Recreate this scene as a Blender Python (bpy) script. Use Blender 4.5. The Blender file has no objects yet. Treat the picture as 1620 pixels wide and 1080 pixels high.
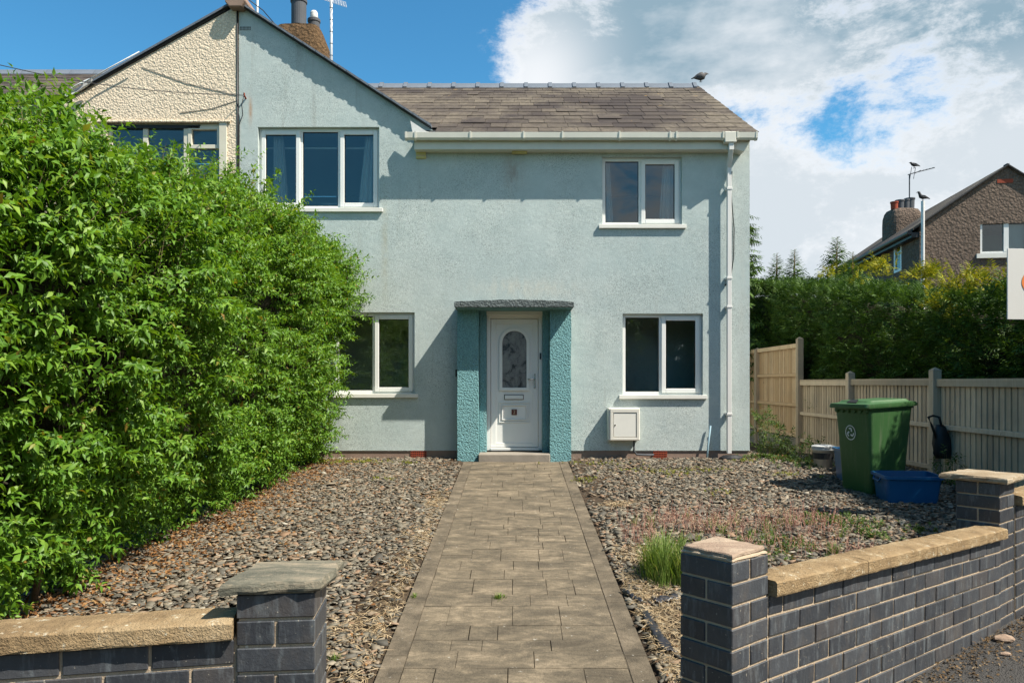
import bpy, bmesh, math, random
import numpy as np
from mathutils import Vector, Matrix, Quaternion

random.seed(7)
rng = np.random.default_rng(11)
scene = bpy.context.scene
col = scene.collection

# ------------------------------------------------------------------ camera
EYE = 1.13          # metres above the house's floor level, 1.8 m above the pavement
F = 1200.0          # focal length in photo pixels
CX, HY = 816.0, 605.0   # principal column, horizon row in the photo


def at(px, py, y):
    """photo pixel + distance in metres -> point"""
    return Vector(((px - CX) * y / F, y, EYE - (py - HY) * y / F))


cam = bpy.data.cameras.new('camera')
cam_o = bpy.data.objects.new('camera', cam)
col.objects.link(cam_o)
cam.sensor_width = 36.0
cam.lens = F / 1620.0 * 36.0
cam.shift_x = -6.0 / 1620.0
cam.shift_y = 65.0 / 1620.0
cam.clip_start = 0.05
cam.clip_end = 3000
cam_o.location = (0, 0, EYE)
cam_o.rotation_euler = (math.radians(90), 0, 0)
scene.camera = cam_o

# ------------------------------------------------------------------ light
SUN = Vector((2.0, -1.0, 2.9)).normalized()
sun = bpy.data.lights.new('sun', 'SUN')
sun.energy = 4.5
sun.angle = math.radians(0.5)
sun.color = (1.0, 0.94, 0.83)
sun_o = bpy.data.objects.new('sun', sun)
col.objects.link(sun_o)
sun_o.rotation_euler = SUN.to_track_quat('Z', 'Y').to_euler()
sun_o.location = (20, -10, 30)

vs = scene.view_settings
vs.view_transform = 'Standard'
vs.look = 'None'
vs.gamma = 1.0
vs.use_curve_mapping = False
vs.exposure = 1.0
scene.cycles.max_bounces = 8
scene.cycles.transparent_max_bounces = 12


# ------------------------------------------------------------------ node helpers
class NT:
    def __init__(self, tree):
        self.t = tree
        tree.nodes.clear()

    def n(self, kind, **kw):
        nd = self.t.nodes.new('ShaderNode' + kind)
        for k, v in kw.items():
            if k.startswith('i_'):
                key = k[2:]
                key = int(key) if key.isdigit() else key.replace('_', ' ')
                s = nd.inputs[key]
                if hasattr(v, 'is_output') or isinstance(v, bpy.types.NodeSocket):
                    self.t.links.new(v, s)
                else:
                    s.default_value = v
            else:
                setattr(nd, k, v)
        return nd

    def link(self, a, b):
        self.t.links.new(a, b)

    def math(self, op, a, b=0.5, c=0.5, clamp=False):
        return self.n('Math', operation=op, use_clamp=clamp, i_0=a, i_1=b, i_2=c).outputs[0]

    def mix(self, fac, a, b, blend='MIX'):
        nd = self.t.nodes.new('ShaderNodeMix')
        nd.data_type = 'RGBA'
        nd.blend_type = blend
        for idx, v in ((0, fac), (6, a), (7, b)):
            if isinstance(v, bpy.types.NodeSocket):
                self.t.links.new(v, nd.inputs[idx])
            else:
                if idx > 0 and len(v) == 3:
                    v = (*v, 1)
                nd.inputs[idx].default_value = v
        return nd.outputs[2]

    def ramp(self, fac, stops, interp='LINEAR'):
        nd = self.t.nodes.new('ShaderNodeValToRGB')
        cr = nd.color_ramp
        cr.interpolation = interp
        while len(cr.elements) < len(stops):
            cr.elements.new(0.5)
        for e, (p, c) in zip(cr.elements, stops):
            e.position = p
            e.color = (*c, 1) if len(c) == 3 else c
        self.t.links.new(fac, nd.inputs[0])
        return nd.outputs[0]

    def noise(self, vec, scale, detail=4, rough=0.55, dist=0.0):
        nd = self.n('TexNoise', i_Scale=scale, i_Detail=detail, i_Roughness=rough, i_Distortion=dist)
        if vec is not None:
            self.t.links.new(vec, nd.inputs['Vector'])
        return nd.outputs[0]

    def mapping(self, vec, scale=(1, 1, 1), loc=(0, 0, 0)):
        nd = self.n('Mapping')
        nd.inputs['Scale'].default_value = scale
        nd.inputs['Location'].default_value = loc
        self.t.links.new(vec, nd.inputs['Vector'])
        return nd.outputs[0]


# ------------------------------------------------------------------ sky
world = bpy.data.worlds.new('World')
scene.world = world
world.use_nodes = True
w = NT(world.node_tree)
out = w.n('OutputWorld')
sky = w.n('TexSky', sky_type='NISHITA', sun_disc=False)
sky.sun_elevation = math.asin(SUN.z)
sky.sun_rotation = math.atan2(SUN.x, SUN.y)
sky.altitude = 100
sky.air_density = 1.0
sky.dust_density = 0.3
sky.ozone_density = 2.0
tc = w.n('TexCoord')
dirv = tc.outputs['Generated']
sep = w.n('SeparateXYZ')
w.link(dirv, sep.inputs[0])
# clouds lie on a flat layer overhead: direction -> point on the layer
den = w.math('ADD', w.math('MAXIMUM', sep.outputs[2], 0.0), 0.22)
u = w.math('DIVIDE', sep.outputs[0], den)
v = w.math('DIVIDE', sep.outputs[1], den)
cmb = w.n('CombineXYZ', i_X=u, i_Y=v, i_Z=0.0)
lay = cmb.outputs[0]
n1 = w.noise(w.mapping(lay, (1.15, 1.0, 1), (3.1, 5.35, 0.0)), 0.85, 9, 0.55, 0.15)
n2 = w.noise(w.mapping(dirv, (1, 1, 1.7), (1.3, 0.2, 0.4)), 5.5, 12, 0.70, 0.25)
# clear weather to the west (left), broken cloud to the east (right)
bias = w.math('MULTIPLY_ADD', sep.outputs[0], 1.25, -0.10)
bias = w.math('MINIMUM', w.math('MAXIMUM', bias, -0.35), 0.12)
f = w.math('ADD', w.math('MULTIPLY', n1, 0.45), w.math('MULTIPLY_ADD', n2, 0.95, -0.20))
f = w.math('ADD', f, bias)


def blob(px, py, sig):
    """soft spot of the cloud cover in a given direction"""
    c = Vector(((px - CX) / F, 1.0, (HY - py) / F)).normalized()
    dt = w.n('VectorMath', operation='DOT_PRODUCT', i_0=dirv)
    dt.inputs[1].default_value = c
    return w.math('EXPONENT', w.math('MULTIPLY', w.math('SUBTRACT', dt.outputs['Value'], 1.0), 1.0 / sig ** 2))


head = blob(850, 125, 0.055)
for (px_, py_, sg_, wt_) in ((1500, 160, 0.080, -0.17), (1410, 185, 0.07, -0.12), (1290, 212, 0.065, -0.19), (1160, 185, 0.060, -0.22), (720, 90, 0.08, -0.08), (1000, 40, 0.07, 0.10), (1240, 60, 0.15, 0.20), (1300, 340, 0.10, 0.12), (1560, 330, 0.10, 0.10), (1580, 40, 0.10, 0.08)):
    f = w.math('ADD', f, w.math('MULTIPLY', blob(px_, py_, sg_), wt_))
f = w.math('ADD', f, w.math('MULTIPLY', head, 0.27))
mask = w.n('MapRange', interpolation_type='SMOOTHSTEP', i_0=f, i_1=0.43, i_2=0.63).outputs[0]
# thickness drives white edge -> grey base; bases overhead are greyer than the flanks low down
thick = w.n('MapRange', interpolation_type='SMOOTHSTEP', i_0=f, i_1=0.52, i_2=0.70).outputs[0]
n3 = w.noise(w.mapping(dirv, (1, 1, 2.2), (7, 2, 1)), 4.2, 8, 0.58)
lowel = w.n('MapRange', interpolation_type='SMOOTHSTEP', i_0=sep.outputs[2], i_1=0.26, i_2=0.38).outputs[0]
amt = w.math('MULTIPLY_ADD', lowel, 0.62, 0.42)
amt = w.math('SUBTRACT', amt, w.math('MULTIPLY', head, 0.9))
shade = w.math('MULTIPLY', w.math('MULTIPLY', thick, w.n('MapRange', i_0=n3, i_1=0.22, i_2=0.52).outputs[0]), amt, clamp=True)
ccol = w.mix(shade, (0.50, 0.51, 0.525), (0.15, 0.22, 0.27))
skyc = w.n('HueSaturation', i_Saturation=1.15, i_Value=1.0, i_Color=sky.outputs[0]).outputs[0]
skyc = w.mix(1.0, skyc, (0.50, 0.96, 0.98), 'MULTIPLY')
bg1 = w.n('Background', i_Color=skyc, i_Strength=0.09)
bg2 = w.n('Background', i_Color=ccol, i_Strength=1.0)
mx = w.n('MixShader', i_0=mask)
w.link(bg1.outputs[0], mx.inputs[1])
w.link(bg2.outputs[0], mx.inputs[2])
w.link(mx.outputs[0], out.inputs[0])


# ------------------------------------------------------------------ materials
MATS = {}


def mat(name):
    m = bpy.data.materials.new(name)
    m.use_nodes = True
    MATS[name] = m
    return m, NT(m.node_tree)


def finish(nt, color, rough=0.8, bump=None, bump_d=0.01, bump_s=1.0, spec=0.3, metal=0.0, normal=None):
    o = nt.n('OutputMaterial')
    b = nt.n('BsdfPrincipled')
    for key, v in (('Base Color', color), ('Roughness', rough)):
        if isinstance(v, bpy.types.NodeSocket):
            nt.link(v, b.inputs[key])
        else:
            b.inputs[key].default_value = (*v, 1) if key == 'Base Color' and len(v) == 3 else v
    b.inputs['Specular IOR Level'].default_value = spec
    b.inputs['Metallic'].default_value = metal
    if bump is not None:
        bp = nt.n('Bump', i_Height=bump, i_Distance=bump_d, i_Strength=bump_s)
        if normal is not None:
            nt.link(normal, bp.inputs['Normal'])
        nt.link(bp.outputs[0], b.inputs['Normal'])
    nt.link(b.outputs[0], o.inputs[0])
    return b


def plain(name, c, rough=0.6, spec=0.4, var=0.12, scale=8, bscale=120, bd=0.0008, metal=0.0):
    """a paint / plastic with slight dirt and fine relief"""
    m, nt = mat(name)
    t = nt.n('TexCoord').outputs['Object']
    d = nt.noise(t, scale, 5, 0.6)
    cc = nt.mix(d, tuple(x * (1 - var) for x in c), tuple(min(1, x * (1 + var)) for x in c))
    finish(nt, cc, rough, nt.noise(t, bscale, 3), bd, 1, spec, metal)
    return m


def render_mat(name, c, cd, stip, bd, speck=0.35, stain=(0.30, 0.30, 0.27), pebble=False, stains=()):
    """painted, roughcast wall"""
    m, nt = mat(name)
    t = nt.n('TexCoord').outputs['Object']
    big = nt.noise(t, 0.55, 6, 0.62)
    med = nt.noise(t, 3.5, 6, 0.65)
    cc = nt.mix(nt.math('MULTIPLY_ADD', big, 1.6, -0.3, clamp=True), cd, c)
    cc = nt.mix(nt.math('MULTIPLY_ADD', med, 1.1, -0.32, clamp=True), cc, tuple(x * 0.84 for x in cd))
    # fine dark pits where the paint has worn
    pit = nt.noise(t, stip * 1.5, 2, 0.6)
    patch = nt.noise(t, 1.1, 3, 0.5)
    pm = nt.math('MULTIPLY', nt.n('MapRange', i_0=pit, i_1=0.53, i_2=0.66).outputs[0],
                 nt.n('MapRange', i_0=patch, i_1=0.36, i_2=0.62).outputs[0])
    cc = nt.mix(nt.math('MULTIPLY', pm, speck), cc, tuple(x * 0.32 for x in cd))
    # rain streaks: stretched in height
    st = nt.noise(nt.mapping(t, (2.2, 2.2, 0.16)), 2.2, 5, 0.6)
    sm = nt.n('MapRange', i_0=st, i_1=0.60, i_2=0.78).outputs[0]
    cc = nt.mix(nt.math('MULTIPLY', sm, 0.55), cc, stain)
    for (sx_, sz_, wx_, wz_, sc_, am_) in stains:
        ps = nt.n('NewGeometry').outputs['Position']
        sp3 = nt.n('SeparateXYZ', i_0=ps)
        dx2 = nt.math('POWER', nt.math('DIVIDE', nt.math('ABSOLUTE', nt.math('SUBTRACT', sp3.outputs[0], sx_)), wx_), 2.0)
        dz2 = nt.math('POWER', nt.math('DIVIDE', nt.math('ABSOLUTE', nt.math('SUBTRACT', sp3.outputs[2], sz_)), wz_), 2.0)
        g_ = nt.math('EXPONENT', nt.math('MULTIPLY', nt.math('ADD', dx2, dz2), -1.0))
        g_ = nt.math('MULTIPLY', g_, nt.n('MapRange', i_0=nt.noise(nt.mapping(ps, (9, 9, 4)), 1.3, 5, 0.65), i_1=0.32, i_2=0.6).outputs[0])
        cc = nt.mix(nt.math('MULTIPLY', g_, am_), cc, sc_)
    if pebble:
        vo = nt.n('TexVoronoi', feature='SMOOTH_F1', i_Scale=stip, i_Smoothness=0.35)
        nt.link(t, vo.inputs['Vector'])
        vo2 = nt.n('TexVoronoi', i_Scale=stip * 0.55)
        nt.link(t, vo2.inputs['Vector'])
        h = nt.math('ADD', nt.math('ADD', nt.math('MULTIPLY', vo.outputs[0], -0.8), nt.math('MULTIPLY', vo2.outputs[0], -0.5)), nt.math('MULTIPLY', nt.noise(t, stip * 0.8, 5, 0.75), 1.3))
        cc = nt.mix(nt.math('MULTIPLY', nt.n('MapRange', i_0=vo.outputs[0], i_1=0.38, i_2=0.62).outputs[0], 0.35), cc, tuple(x * 0.45 for x in cd))  # shade in the gaps between pebbles, put into the colour
    else:
        h = nt.math('ADD', nt.noise(t, stip, 4, 0.75), nt.math('MULTIPLY', nt.noise(t, stip * 0.16, 3, 0.6), 0.6))
    finish(nt, cc, 0.92, h, bd, 1.0, 0.15)
    return m


M = {}
M['render'] = render_mat('pale_blue_render', (0.67, 0.705, 0.66), (0.385, 0.47, 0.465), 85, 0.007, 1.0, stains=((-0.05, 4.5, 0.16, 0.3, (0.30, 0.21, 0.16), 0.55), (-2.07, 3.2, 0.05, 0.75, (0.40, 0.38, 0.28), 0.6), (0.15, 2.62, 0.8, 0.16, (0.60, 0.57, 0.48), 0.6), (-4.20, 5.45, 0.03, 0.2, (0.42, 0.23, 0.12), 0.8), (2.3, 0.4, 0.6, 0.35, (0.36, 0.42, 0.42), 0.5), (3.6, 2.0, 0.08, 1.8, (0.45, 0.47, 0.43), 0.5), (-1.6, 2.7, 0.5, 0.4, (0.45, 0.5, 0.48), 0.4)))
M['teal'] = render_mat('teal_roughcast', (0.27, 0.49, 0.50), (0.19, 0.40, 0.425), 50, 0.022, 0.3, pebble=True)
M['cream'] = render_mat('cream_pebbledash', (0.86, 0.73, 0.56), (0.80, 0.66, 0.49), 32, 0.014, 0.1, (0.50, 0.40, 0.29), pebble=True)
M['brown_dash'] = render_mat('brown_pebbledash', (0.215, 0.16, 0.125), (0.15, 0.112, 0.088), 13, 0.040, 0.3, (0.13, 0.10, 0.08), pebble=True)
M['plinth'] = plain('plinth_concrete', (0.27, 0.19, 0.15), 0.9, 0.1, 0.3, 3, 60, 0.004)
M['white'] = plain('white_upvc', (0.74, 0.735, 0.70), 0.35, 0.45, 0.05, 2.5, 200, 0.0003)
M['gutter'] = plain('cream_white_gutter', (0.62, 0.60, 0.52), 0.4, 0.4, 0.14, 3, 200, 0.0003)
M['sill'] = plain('sill_white', (0.70, 0.68, 0.62), 0.6, 0.3, 0.1, 5, 150, 0.0006)
M['dark'] = plain('dark_gasket', (0.02, 0.02, 0.02), 0.6)
M['black'] = plain('black_plastic', (0.018, 0.018, 0.02), 0.45, 0.4)
M['chrome'] = plain('satin_chrome', (0.7, 0.7, 0.7), 0.25, 0.5, 0.05, metal=1.0)
M['meter'] = plain('meter_box_white', (0.66, 0.63, 0.56), 0.5, 0.4, 0.1, 6)
M['canopy'] = render_mat('canopy_grey', (0.22, 0.25, 0.25), (0.10, 0.12, 0.12), 38, 0.02, 0.6, pebble=True)
M['yellow'] = plain('yellowed_plastic', (0.56, 0.48, 0.20), 0.5)
M['ridge'] = plain('blue_grey_ridge', (0.13, 0.15, 0.18), 0.75, 0.2, 0.35, 3, 40, 0.004)
M['lead'] = plain('lead_white', (0.6, 0.6, 0.58), 0.6, 0.3, 0.3, 10)
M['redclay'] = plain('red_clay', (0.30, 0.065, 0.035), 0.8, 0.2, 0.2, 20)
M['pot_grey'] = plain('grey_chimney_pot', (0.085, 0.09, 0.10), 0.75, 0.2, 0.25, 6)
M['metal'] = plain('galvanised', (0.62, 0.63, 0.64), 0.45, 0.4, 0.2, 12, metal=0.3)
M['chimdash'] = render_mat('chimney_dash', (0.22, 0.135, 0.065), (0.10, 0.062, 0.035), 16, 0.05, 0.6, (0.12, 0.09, 0.05), pebble=True)
M['curtain'] = plain('curtain_cloth', (0.74, 0.75, 0.76), 0.9, 0.1, 0.05)
M['room'] = plain('room_plaster', (0.68, 0.68, 0.66), 0.9, 0.1, 0.05)
M['brownwood'] = plain('brown_square', (0.10, 0.025, 0.015), 0.4)
M['gold'] = plain('pale_gilt', (0.55, 0.42, 0.30), 0.4)
M['binplug'] = plain('bin_black', (0.02, 0.02, 0.02), 0.6)
M['bluebox'] = plain('blue_plastic', (0.006, 0.085, 0.205), 0.42, 0.4, 0.12, 5)
M['bucket'] = plain('grubby_white_plastic', (0.5, 0.5, 0.48), 0.6, 0.3, 0.35, 9)
M['board'] = plain('sign_white', (0.62, 0.60, 0.56), 0.55, 0.3, 0.03)
M['orange'] = plain('sign_orange', (0.74, 0.22, 0.055), 0.55, 0.3, 0.03)
M['white_print'] = plain('white_print', (0.62, 0.66, 0.62), 0.7, 0.2, 0.2, 60)
M['membrane'] = plain('black_membrane', (0.022, 0.022, 0.026), 0.38, 0.5, 0.2)
M['deep'] = plain('shaded_twigs', (0.035, 0.032, 0.02), 0.95, 0.1, 0.35, 9, 40, 0.01)  # twig brown darkened so the hedge insides read as shade
M['bark'] = plain('bark', (0.12, 0.085, 0.055), 0.95, 0.1, 0.35, 14, 50, 0.01)
M['bird'] = plain('bird_feathers', (0.035, 0.035, 0.04), 0.6, 0.3, 0.4, 40)
M['bird2'] = plain('bird_grey_feathers', (0.085, 0.08, 0.08), 0.7, 0.3, 0.5, 60)
M['pipe_blue'] = plain('blue_grey_pipe', (0.24, 0.36, 0.42), 0.6)
M['downpipe'] = plain('downpipe_white', (0.68, 0.66, 0.63), 0.4, 0.4, 0.07, 3)
M['concrete'] = plain('old_concrete', (0.27, 0.235, 0.195), 0.95, 0.1, 0.3, 5, 70, 0.004)

# green bin: plastic slightly bleached
m, nt = mat('green_plastic')
t = nt.n('TexCoord').outputs['Object']
g = nt.mix(nt.noise(t, 3.5, 5, 0.6), (0.028, 0.088, 0.026), (0.047, 0.118, 0.036))
st = nt.noise(nt.mapping(t, (9, 9, 0.7)), 3, 4)
g = nt.mix(nt.math('MULTIPLY', nt.n('MapRange', i_0=st, i_1=0.55, i_2=0.8).outputs[0], 0.6), g, (0.12, 0.15, 0.09))
sc_n = nt.noise(t, 14, 8, 0.75)
g = nt.mix(nt.math('MULTIPLY', nt.n('MapRange', i_0=sc_n, i_1=0.58, i_2=0.72).outputs[0], 0.35), g, (0.13, 0.16, 0.11))
finish(nt, g, 0.48, nt.noise(t, 90, 2), 0.0008, 1, 0.35)
M['bin'] = m

# brick: blue-grey engineering brick, each one a little different, lime bloom
m, nt = mat('blue_brick')
t = nt.n('TexCoord').outputs['Object']
oi = nt.n('ObjectInfo')
rn = oi.outputs['Random']
off = nt.n('VectorMath', operation='ADD', i_0=t)
nt.link(nt.n('CombineXYZ', i_X=nt.math('MULTIPLY', rn, 37.0), i_Y=nt.math('MULTIPLY', rn, 91.0), i_Z=0.0).outputs[0], off.inputs[1])
tt = off.outputs[0]
base = nt.ramp(rn, [(0.0, (0.028, 0.031, 0.038)), (0.35, (0.043, 0.047, 0.055)), (0.7, (0.060, 0.064, 0.072)), (0.9, (0.072, 0.066, 0.066)), (1.0, (0.034, 0.036, 0.043))])
mott = nt.noise(tt, 9, 6, 0.65)
base = nt.mix(nt.math('MULTIPLY_ADD', mott, 1.4, -0.45, clamp=True), base, (0.030, 0.031, 0.034))
wm = nt.noise(nt.mapping(tt, (8, 8, 5), (3, 1, 2)), 1.2, 4, 0.6)
base = nt.mix(nt.math('MULTIPLY', nt.n('MapRange', i_0=wm, i_1=0.50, i_2=0.72).outputs[0], 0.4), base, (0.095, 0.08, 0.068))
bl = nt.noise(nt.mapping(tt, (16, 16, 3.0)), 1.6, 7, 0.72)
bm_ = nt.n('MapRange', i_0=bl, i_1=0.52, i_2=0.74).outputs[0]
base = nt.mix(nt.math('MULTIPLY', bm_, 0.55), base, (0.20, 0.225, 0.235))
sp = nt.noise(tt, 70, 2)
base = nt.mix(nt.n('MapRange', i_0=sp, i_1=0.70, i_2=0.76).outputs[0], base, (0.30, 0.27, 0.22))
finish(nt, base, nt.math('MULTIPLY_ADD', mott, 0.3, 0.34), nt.noise(tt, 55, 5, 0.7), 0.0028, 1, 0.5)
M['brick'] = m

m, nt = mat('mortar')
t = nt.n('TexCoord').outputs['Object']
a = nt.noise(t, 7, 5, 0.6)
cc = nt.mix(a, (0.33, 0.245, 0.165), (0.50, 0.40, 0.29))
cc = nt.mix(nt.n('MapRange', i_0=nt.noise(t, 26, 3), i_1=0.66, i_2=0.72).outputs[0], cc, (0.62, 0.56, 0.46))
finish(nt, cc, 0.95, nt.noise(t, 90, 4, 0.7), 0.006, 1, 0.1)
M['mortar'] = m

m, nt = mat('sandstone_coping')
t = nt.n('TexCoord').outputs['Object']
a = nt.noise(t, 4.0, 7, 0.65)
cc = nt.ramp(a, [(0.28, (0.15, 0.10, 0.055)), (0.5, (0.30, 0.21, 0.115)), (0.7, (0.40, 0.30, 0.18))])
li = nt.noise(t, 22, 5, 0.7)
cc = nt.mix(nt.n('MapRange', i_0=li, i_1=0.60, i_2=0.68).outputs[0], cc, (0.55, 0.50, 0.38))
dk = nt.noise(t, 13, 6, 0.75)
cc = nt.mix(nt.math('MULTIPLY', nt.n('MapRange', i_0=dk, i_1=0.55, i_2=0.70).outputs[0], 0.6), cc, (0.09, 0.065, 0.035))
finish(nt, cc, 0.95, nt.math('ADD', nt.noise(t, 30, 6, 0.7), nt.math('MULTIPLY', nt.noise(t, 120, 3), 0.4)), 0.014, 1, 0.1)
M['coping'] = m


def stone_mat(name, c1, c2, c3):
    m, nt = mat(name)
    t = nt.n('TexCoord').outputs['Object']
    a = nt.noise(nt.mapping(t, (2.5, 9, 20)), 1.3, 8, 0.7, 0.6)
    cc = nt.ramp(a, [(0.3, c1), (0.5, c2), (0.68, c3)])
    li = nt.noise(t, 30, 5, 0.7)
    cc = nt.mix(nt.math('MULTIPLY', nt.n('MapRange', i_0=li, i_1=0.55, i_2=0.7).outputs[0], 0.5), cc, c3)
    finish(nt, cc, 0.9, nt.math('ADD', a, nt.math('MULTIPLY', nt.noise(t, 60, 5, 0.7), 0.5)), 0.012, 1, 0.15)
    return m


M['cap_green'] = stone_mat('slate_cap_green', (0.070, 0.072, 0.058), (0.155, 0.145, 0.11), (0.32, 0.26, 0.185))
M['cap_pink'] = stone_mat('slate_cap_pink', (0.20, 0.135, 0.10), (0.31, 0.225, 0.165), (0.42, 0.33, 0.24))
M['cap_brown'] = stone_mat('stone_cap_brown', (0.17, 0.12, 0.07), (0.30, 0.23, 0.15), (0.42, 0.37, 0.28))

# path slabs: dirty concrete, pale scuffs, black lichen
m, nt = mat('path_concrete')
gm = nt.n('NewGeometry').outputs['Position']
oi = nt.n('ObjectInfo').outputs['Random']
a = nt.noise(nt.mapping(gm, (1.0, 1.9, 1)), 3.1, 10, 0.72, 0.5)
cc = nt.ramp(a, [(0.34, (0.085, 0.070, 0.051)), (0.45, (0.135, 0.110, 0.078)), (0.54, (0.200, 0.160, 0.110)), (0.65, (0.31, 0.245, 0.168))])
b2 = nt.noise(nt.mapping(gm, (1.0, 2.2, 1)), 11, 8, 0.75, 0.3)
cc = nt.mix(nt.math('MULTIPLY_ADD', b2, 2.4, -0.95, clamp=True), cc, (0.082, 0.070, 0.052))
cc = nt.mix(nt.math('MULTIPLY_ADD', oi, 0.12, 0.0), cc, (0.105, 0.088, 0.066))
wsp = nt.noise(gm, 19, 3, 0.6)
cc = nt.mix(nt.math('MULTIPLY', nt.n('MapRange', i_0=wsp, i_1=0.69, i_2=0.75).outputs[0], 0.7), cc, (0.45, 0.42, 0.36))
h = nt.math('ADD', nt.noise(gm, 60, 6, 0.7), nt.math('MULTIPLY', nt.noise(gm, 9, 5, 0.6), 1.5))
finish(nt, cc, 0.92, h, 0.009, 1, 0.15)
M['path'] = m

m, nt = mat('path_edging')
gm = nt.n('NewGeometry').outputs['Position']
a = nt.noise(gm, 5, 7, 0.7)
cc = nt.ramp(a, [(0.35, (0.075, 0.063, 0.047)), (0.55, (0.145, 0.118, 0.085)), (0.72, (0.23, 0.185, 0.132))])
wsp = nt.noise(gm, 34, 3, 0.6)
cc = nt.mix(nt.n('MapRange', i_0=wsp, i_1=0.68, i_2=0.72).outputs[0], cc, (0.34, 0.32, 0.28))
finish(nt, cc, 0.95, nt.noise(gm, 80, 5, 0.7), 0.007, 1, 0.1)
M['edging'] = m

# soil under the chippings
m, nt = mat('soil')
gm = nt.n('NewGeometry').outputs['Position']
a = nt.noise(gm, 3, 7, 0.7)
cc = nt.ramp(a, [(0.3, (0.05, 0.038, 0.028)), (0.55, (0.105, 0.078, 0.055)), (0.75, (0.21, 0.155, 0.10))])
finish(nt, cc, 0.98, nt.noise(gm, 70, 6, 0.7), 0.03, 1, 0.05)
M['soil'] = m

m, nt = mat('asphalt')
gm = nt.n('NewGeometry').outputs['Position']
a = nt.noise(gm, 1.3, 7, 0.65)
cc = nt.ramp(a, [(0.3, (0.035, 0.034, 0.034)), (0.7, (0.075, 0.070, 0.064))])
vo = nt.n('TexVoronoi', i_Scale=90)
nt.link(gm, vo.inputs['Vector'])
cc = nt.mix(nt.n('MapRange', i_0=vo.outputs[0], i_1=0.0, i_2=0.35).outputs[0], (0.13, 0.12, 0.11), cc)
finish(nt, cc, 0.9, nt.math('ADD', nt.math('MULTIPLY', vo.outputs[0], -1.0), nt.noise(gm, 40, 4)), 0.008, 1, 0.2)
M['asphalt'] = m

m, nt = mat('grass_ground')
gm = nt.n('NewGeometry').outputs['Position']
cc = nt.ramp(nt.noise(gm, 0.6, 8, 0.7), [(0.3, (0.03, 0.055, 0.015)), (0.7, (0.075, 0.10, 0.03))])
finish(nt, cc, 0.95, nt.noise(gm, 20, 5), 0.05, 1, 0.1)
M['grass_ground'] = m


def island_mat(name, stops, rough=0.8, spec=0.2, bscale=60, bd=0.003, trans=0.0, tint=(1, 1, 1), patch=0.0):
    """one colour per loose piece"""
    m, nt = mat(name)
    g = nt.n('NewGeometry')
    ri = g.outputs['Random Per Island']
    cc = nt.ramp(ri, stops)
    t = g.outputs['Position']
    if patch:
        pn = nt.n('MapRange', i_0=nt.noise(t, 1.6, 4, 0.6), i_1=0.32, i_2=0.68).outputs[0]
        cc = nt.mix(nt.math('MULTIPLY', pn, patch), cc, tuple(x * q for x, q in zip(stops[1][1], (0.55, 0.62, 0.8))))
    cc = nt.mix(nt.math('MULTIPLY', nt.noise(t, 25, 3), 0.45), cc, tuple(x * 0.45 for x in stops[len(stops) // 2][1]))
    b = finish(nt, cc, rough, nt.noise(t, bscale, 4), bd, 1, spec)
    if trans > 0:
        tr = nt.n('BsdfTranslucent')
        nt.link(nt.mix(1.0, cc, tint, 'MULTIPLY'), tr.inputs['Color'])
        mxs = nt.n('MixShader', i_0=trans)
        nt.link(b.outputs[0], mxs.inputs[1])
        nt.link(tr.outputs[0], mxs.inputs[2])
        o = [x for x in nt.t.nodes if x.type == 'OUTPUT_MATERIAL'][0]
        nt.link(mxs.outputs[0], o.inputs[0])
    return m


M['chips'] = island_mat('slate_chippings', [(0, (0.052, 0.050, 0.044)), (0.2, (0.112, 0.104, 0.085)), (0.5, (0.180, 0.160, 0.120)), (0.74, (0.245, 0.20, 0.142)), (0.87, (0.27, 0.16, 0.095)), (0.95, (0.27, 0.22, 0.155)), (1.0, (0.42, 0.39, 0.32))], 0.7, 0.3, 30, 0.0015)
M['litter'] = island_mat('dead_leaves', [(0, (0.10, 0.045, 0.018)), (0.4, (0.22, 0.10, 0.035)), (0.75, (0.33, 0.17, 0.065)), (1, (0.45, 0.30, 0.14))], 0.8, 0.2, trans=0.25, tint=(1.2, 0.9, 0.6))
M['debris'] = island_mat('brown_debris', [(0, (0.05, 0.035, 0.022)), (0.6, (0.11, 0.075, 0.042)), (0.9, (0.19, 0.12, 0.06)), (1, (0.33, 0.26, 0.17))], 0.9, 0.1)
M['straw'] = island_mat('dry_grass', [(0, (0.26, 0.18, 0.095)), (0.6, (0.42, 0.31, 0.18)), (1, (0.56, 0.45, 0.29))], 0.8, 0.2)
M['leaf'] = island_mat('privet_leaf', [(0, (0.055, 0.145, 0.014)), (0.4, (0.118, 0.265, 0.022)), (0.8, (0.185, 0.345, 0.034)), (0.975, (0.28, 0.42, 0.06)), (1, (0.30, 0.14, 0.035))], 0.48, 0.36, 200, 0.0005, 0.36, (1.4, 1.25, 0.5), 0.38)
M['conifer'] = island_mat('conifer_green', [(0, (0.026, 0.060, 0.014)), (0.5, (0.060, 0.125, 0.022)), (1, (0.13, 0.215, 0.035))], 0.6, 0.25, 100, 0.0005, 0.2, (1.3, 1.3, 0.5))
M['conifer_gold'] = island_mat('conifer_gold', [(0, (0.09, 0.14, 0.014)), (0.5, (0.24, 0.26, 0.022)), (1, (0.48, 0.42, 0.04))], 0.6, 0.2, 100, 0.0005, 0.3, (1.2, 1.1, 0.4))
M['grassblade'] = island_mat('grass_blades', [(0, (0.085, 0.16, 0.028)), (0.6, (0.18, 0.29, 0.055)), (0.92, (0.32, 0.38, 0.11)), (1, (0.50, 0.42, 0.22))], 0.5, 0.3, trans=0.35, tint=(1.2, 1.2, 0.5))
M['seedhead'] = island_mat('seed_heads', [(0, (0.28, 0.14, 0.11)), (0.5, (0.42, 0.23, 0.18)), (1, (0.55, 0.38, 0.27))], 0.8, 0.2, trans=0.2, tint=(1.2, 0.9, 0.8))
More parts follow.
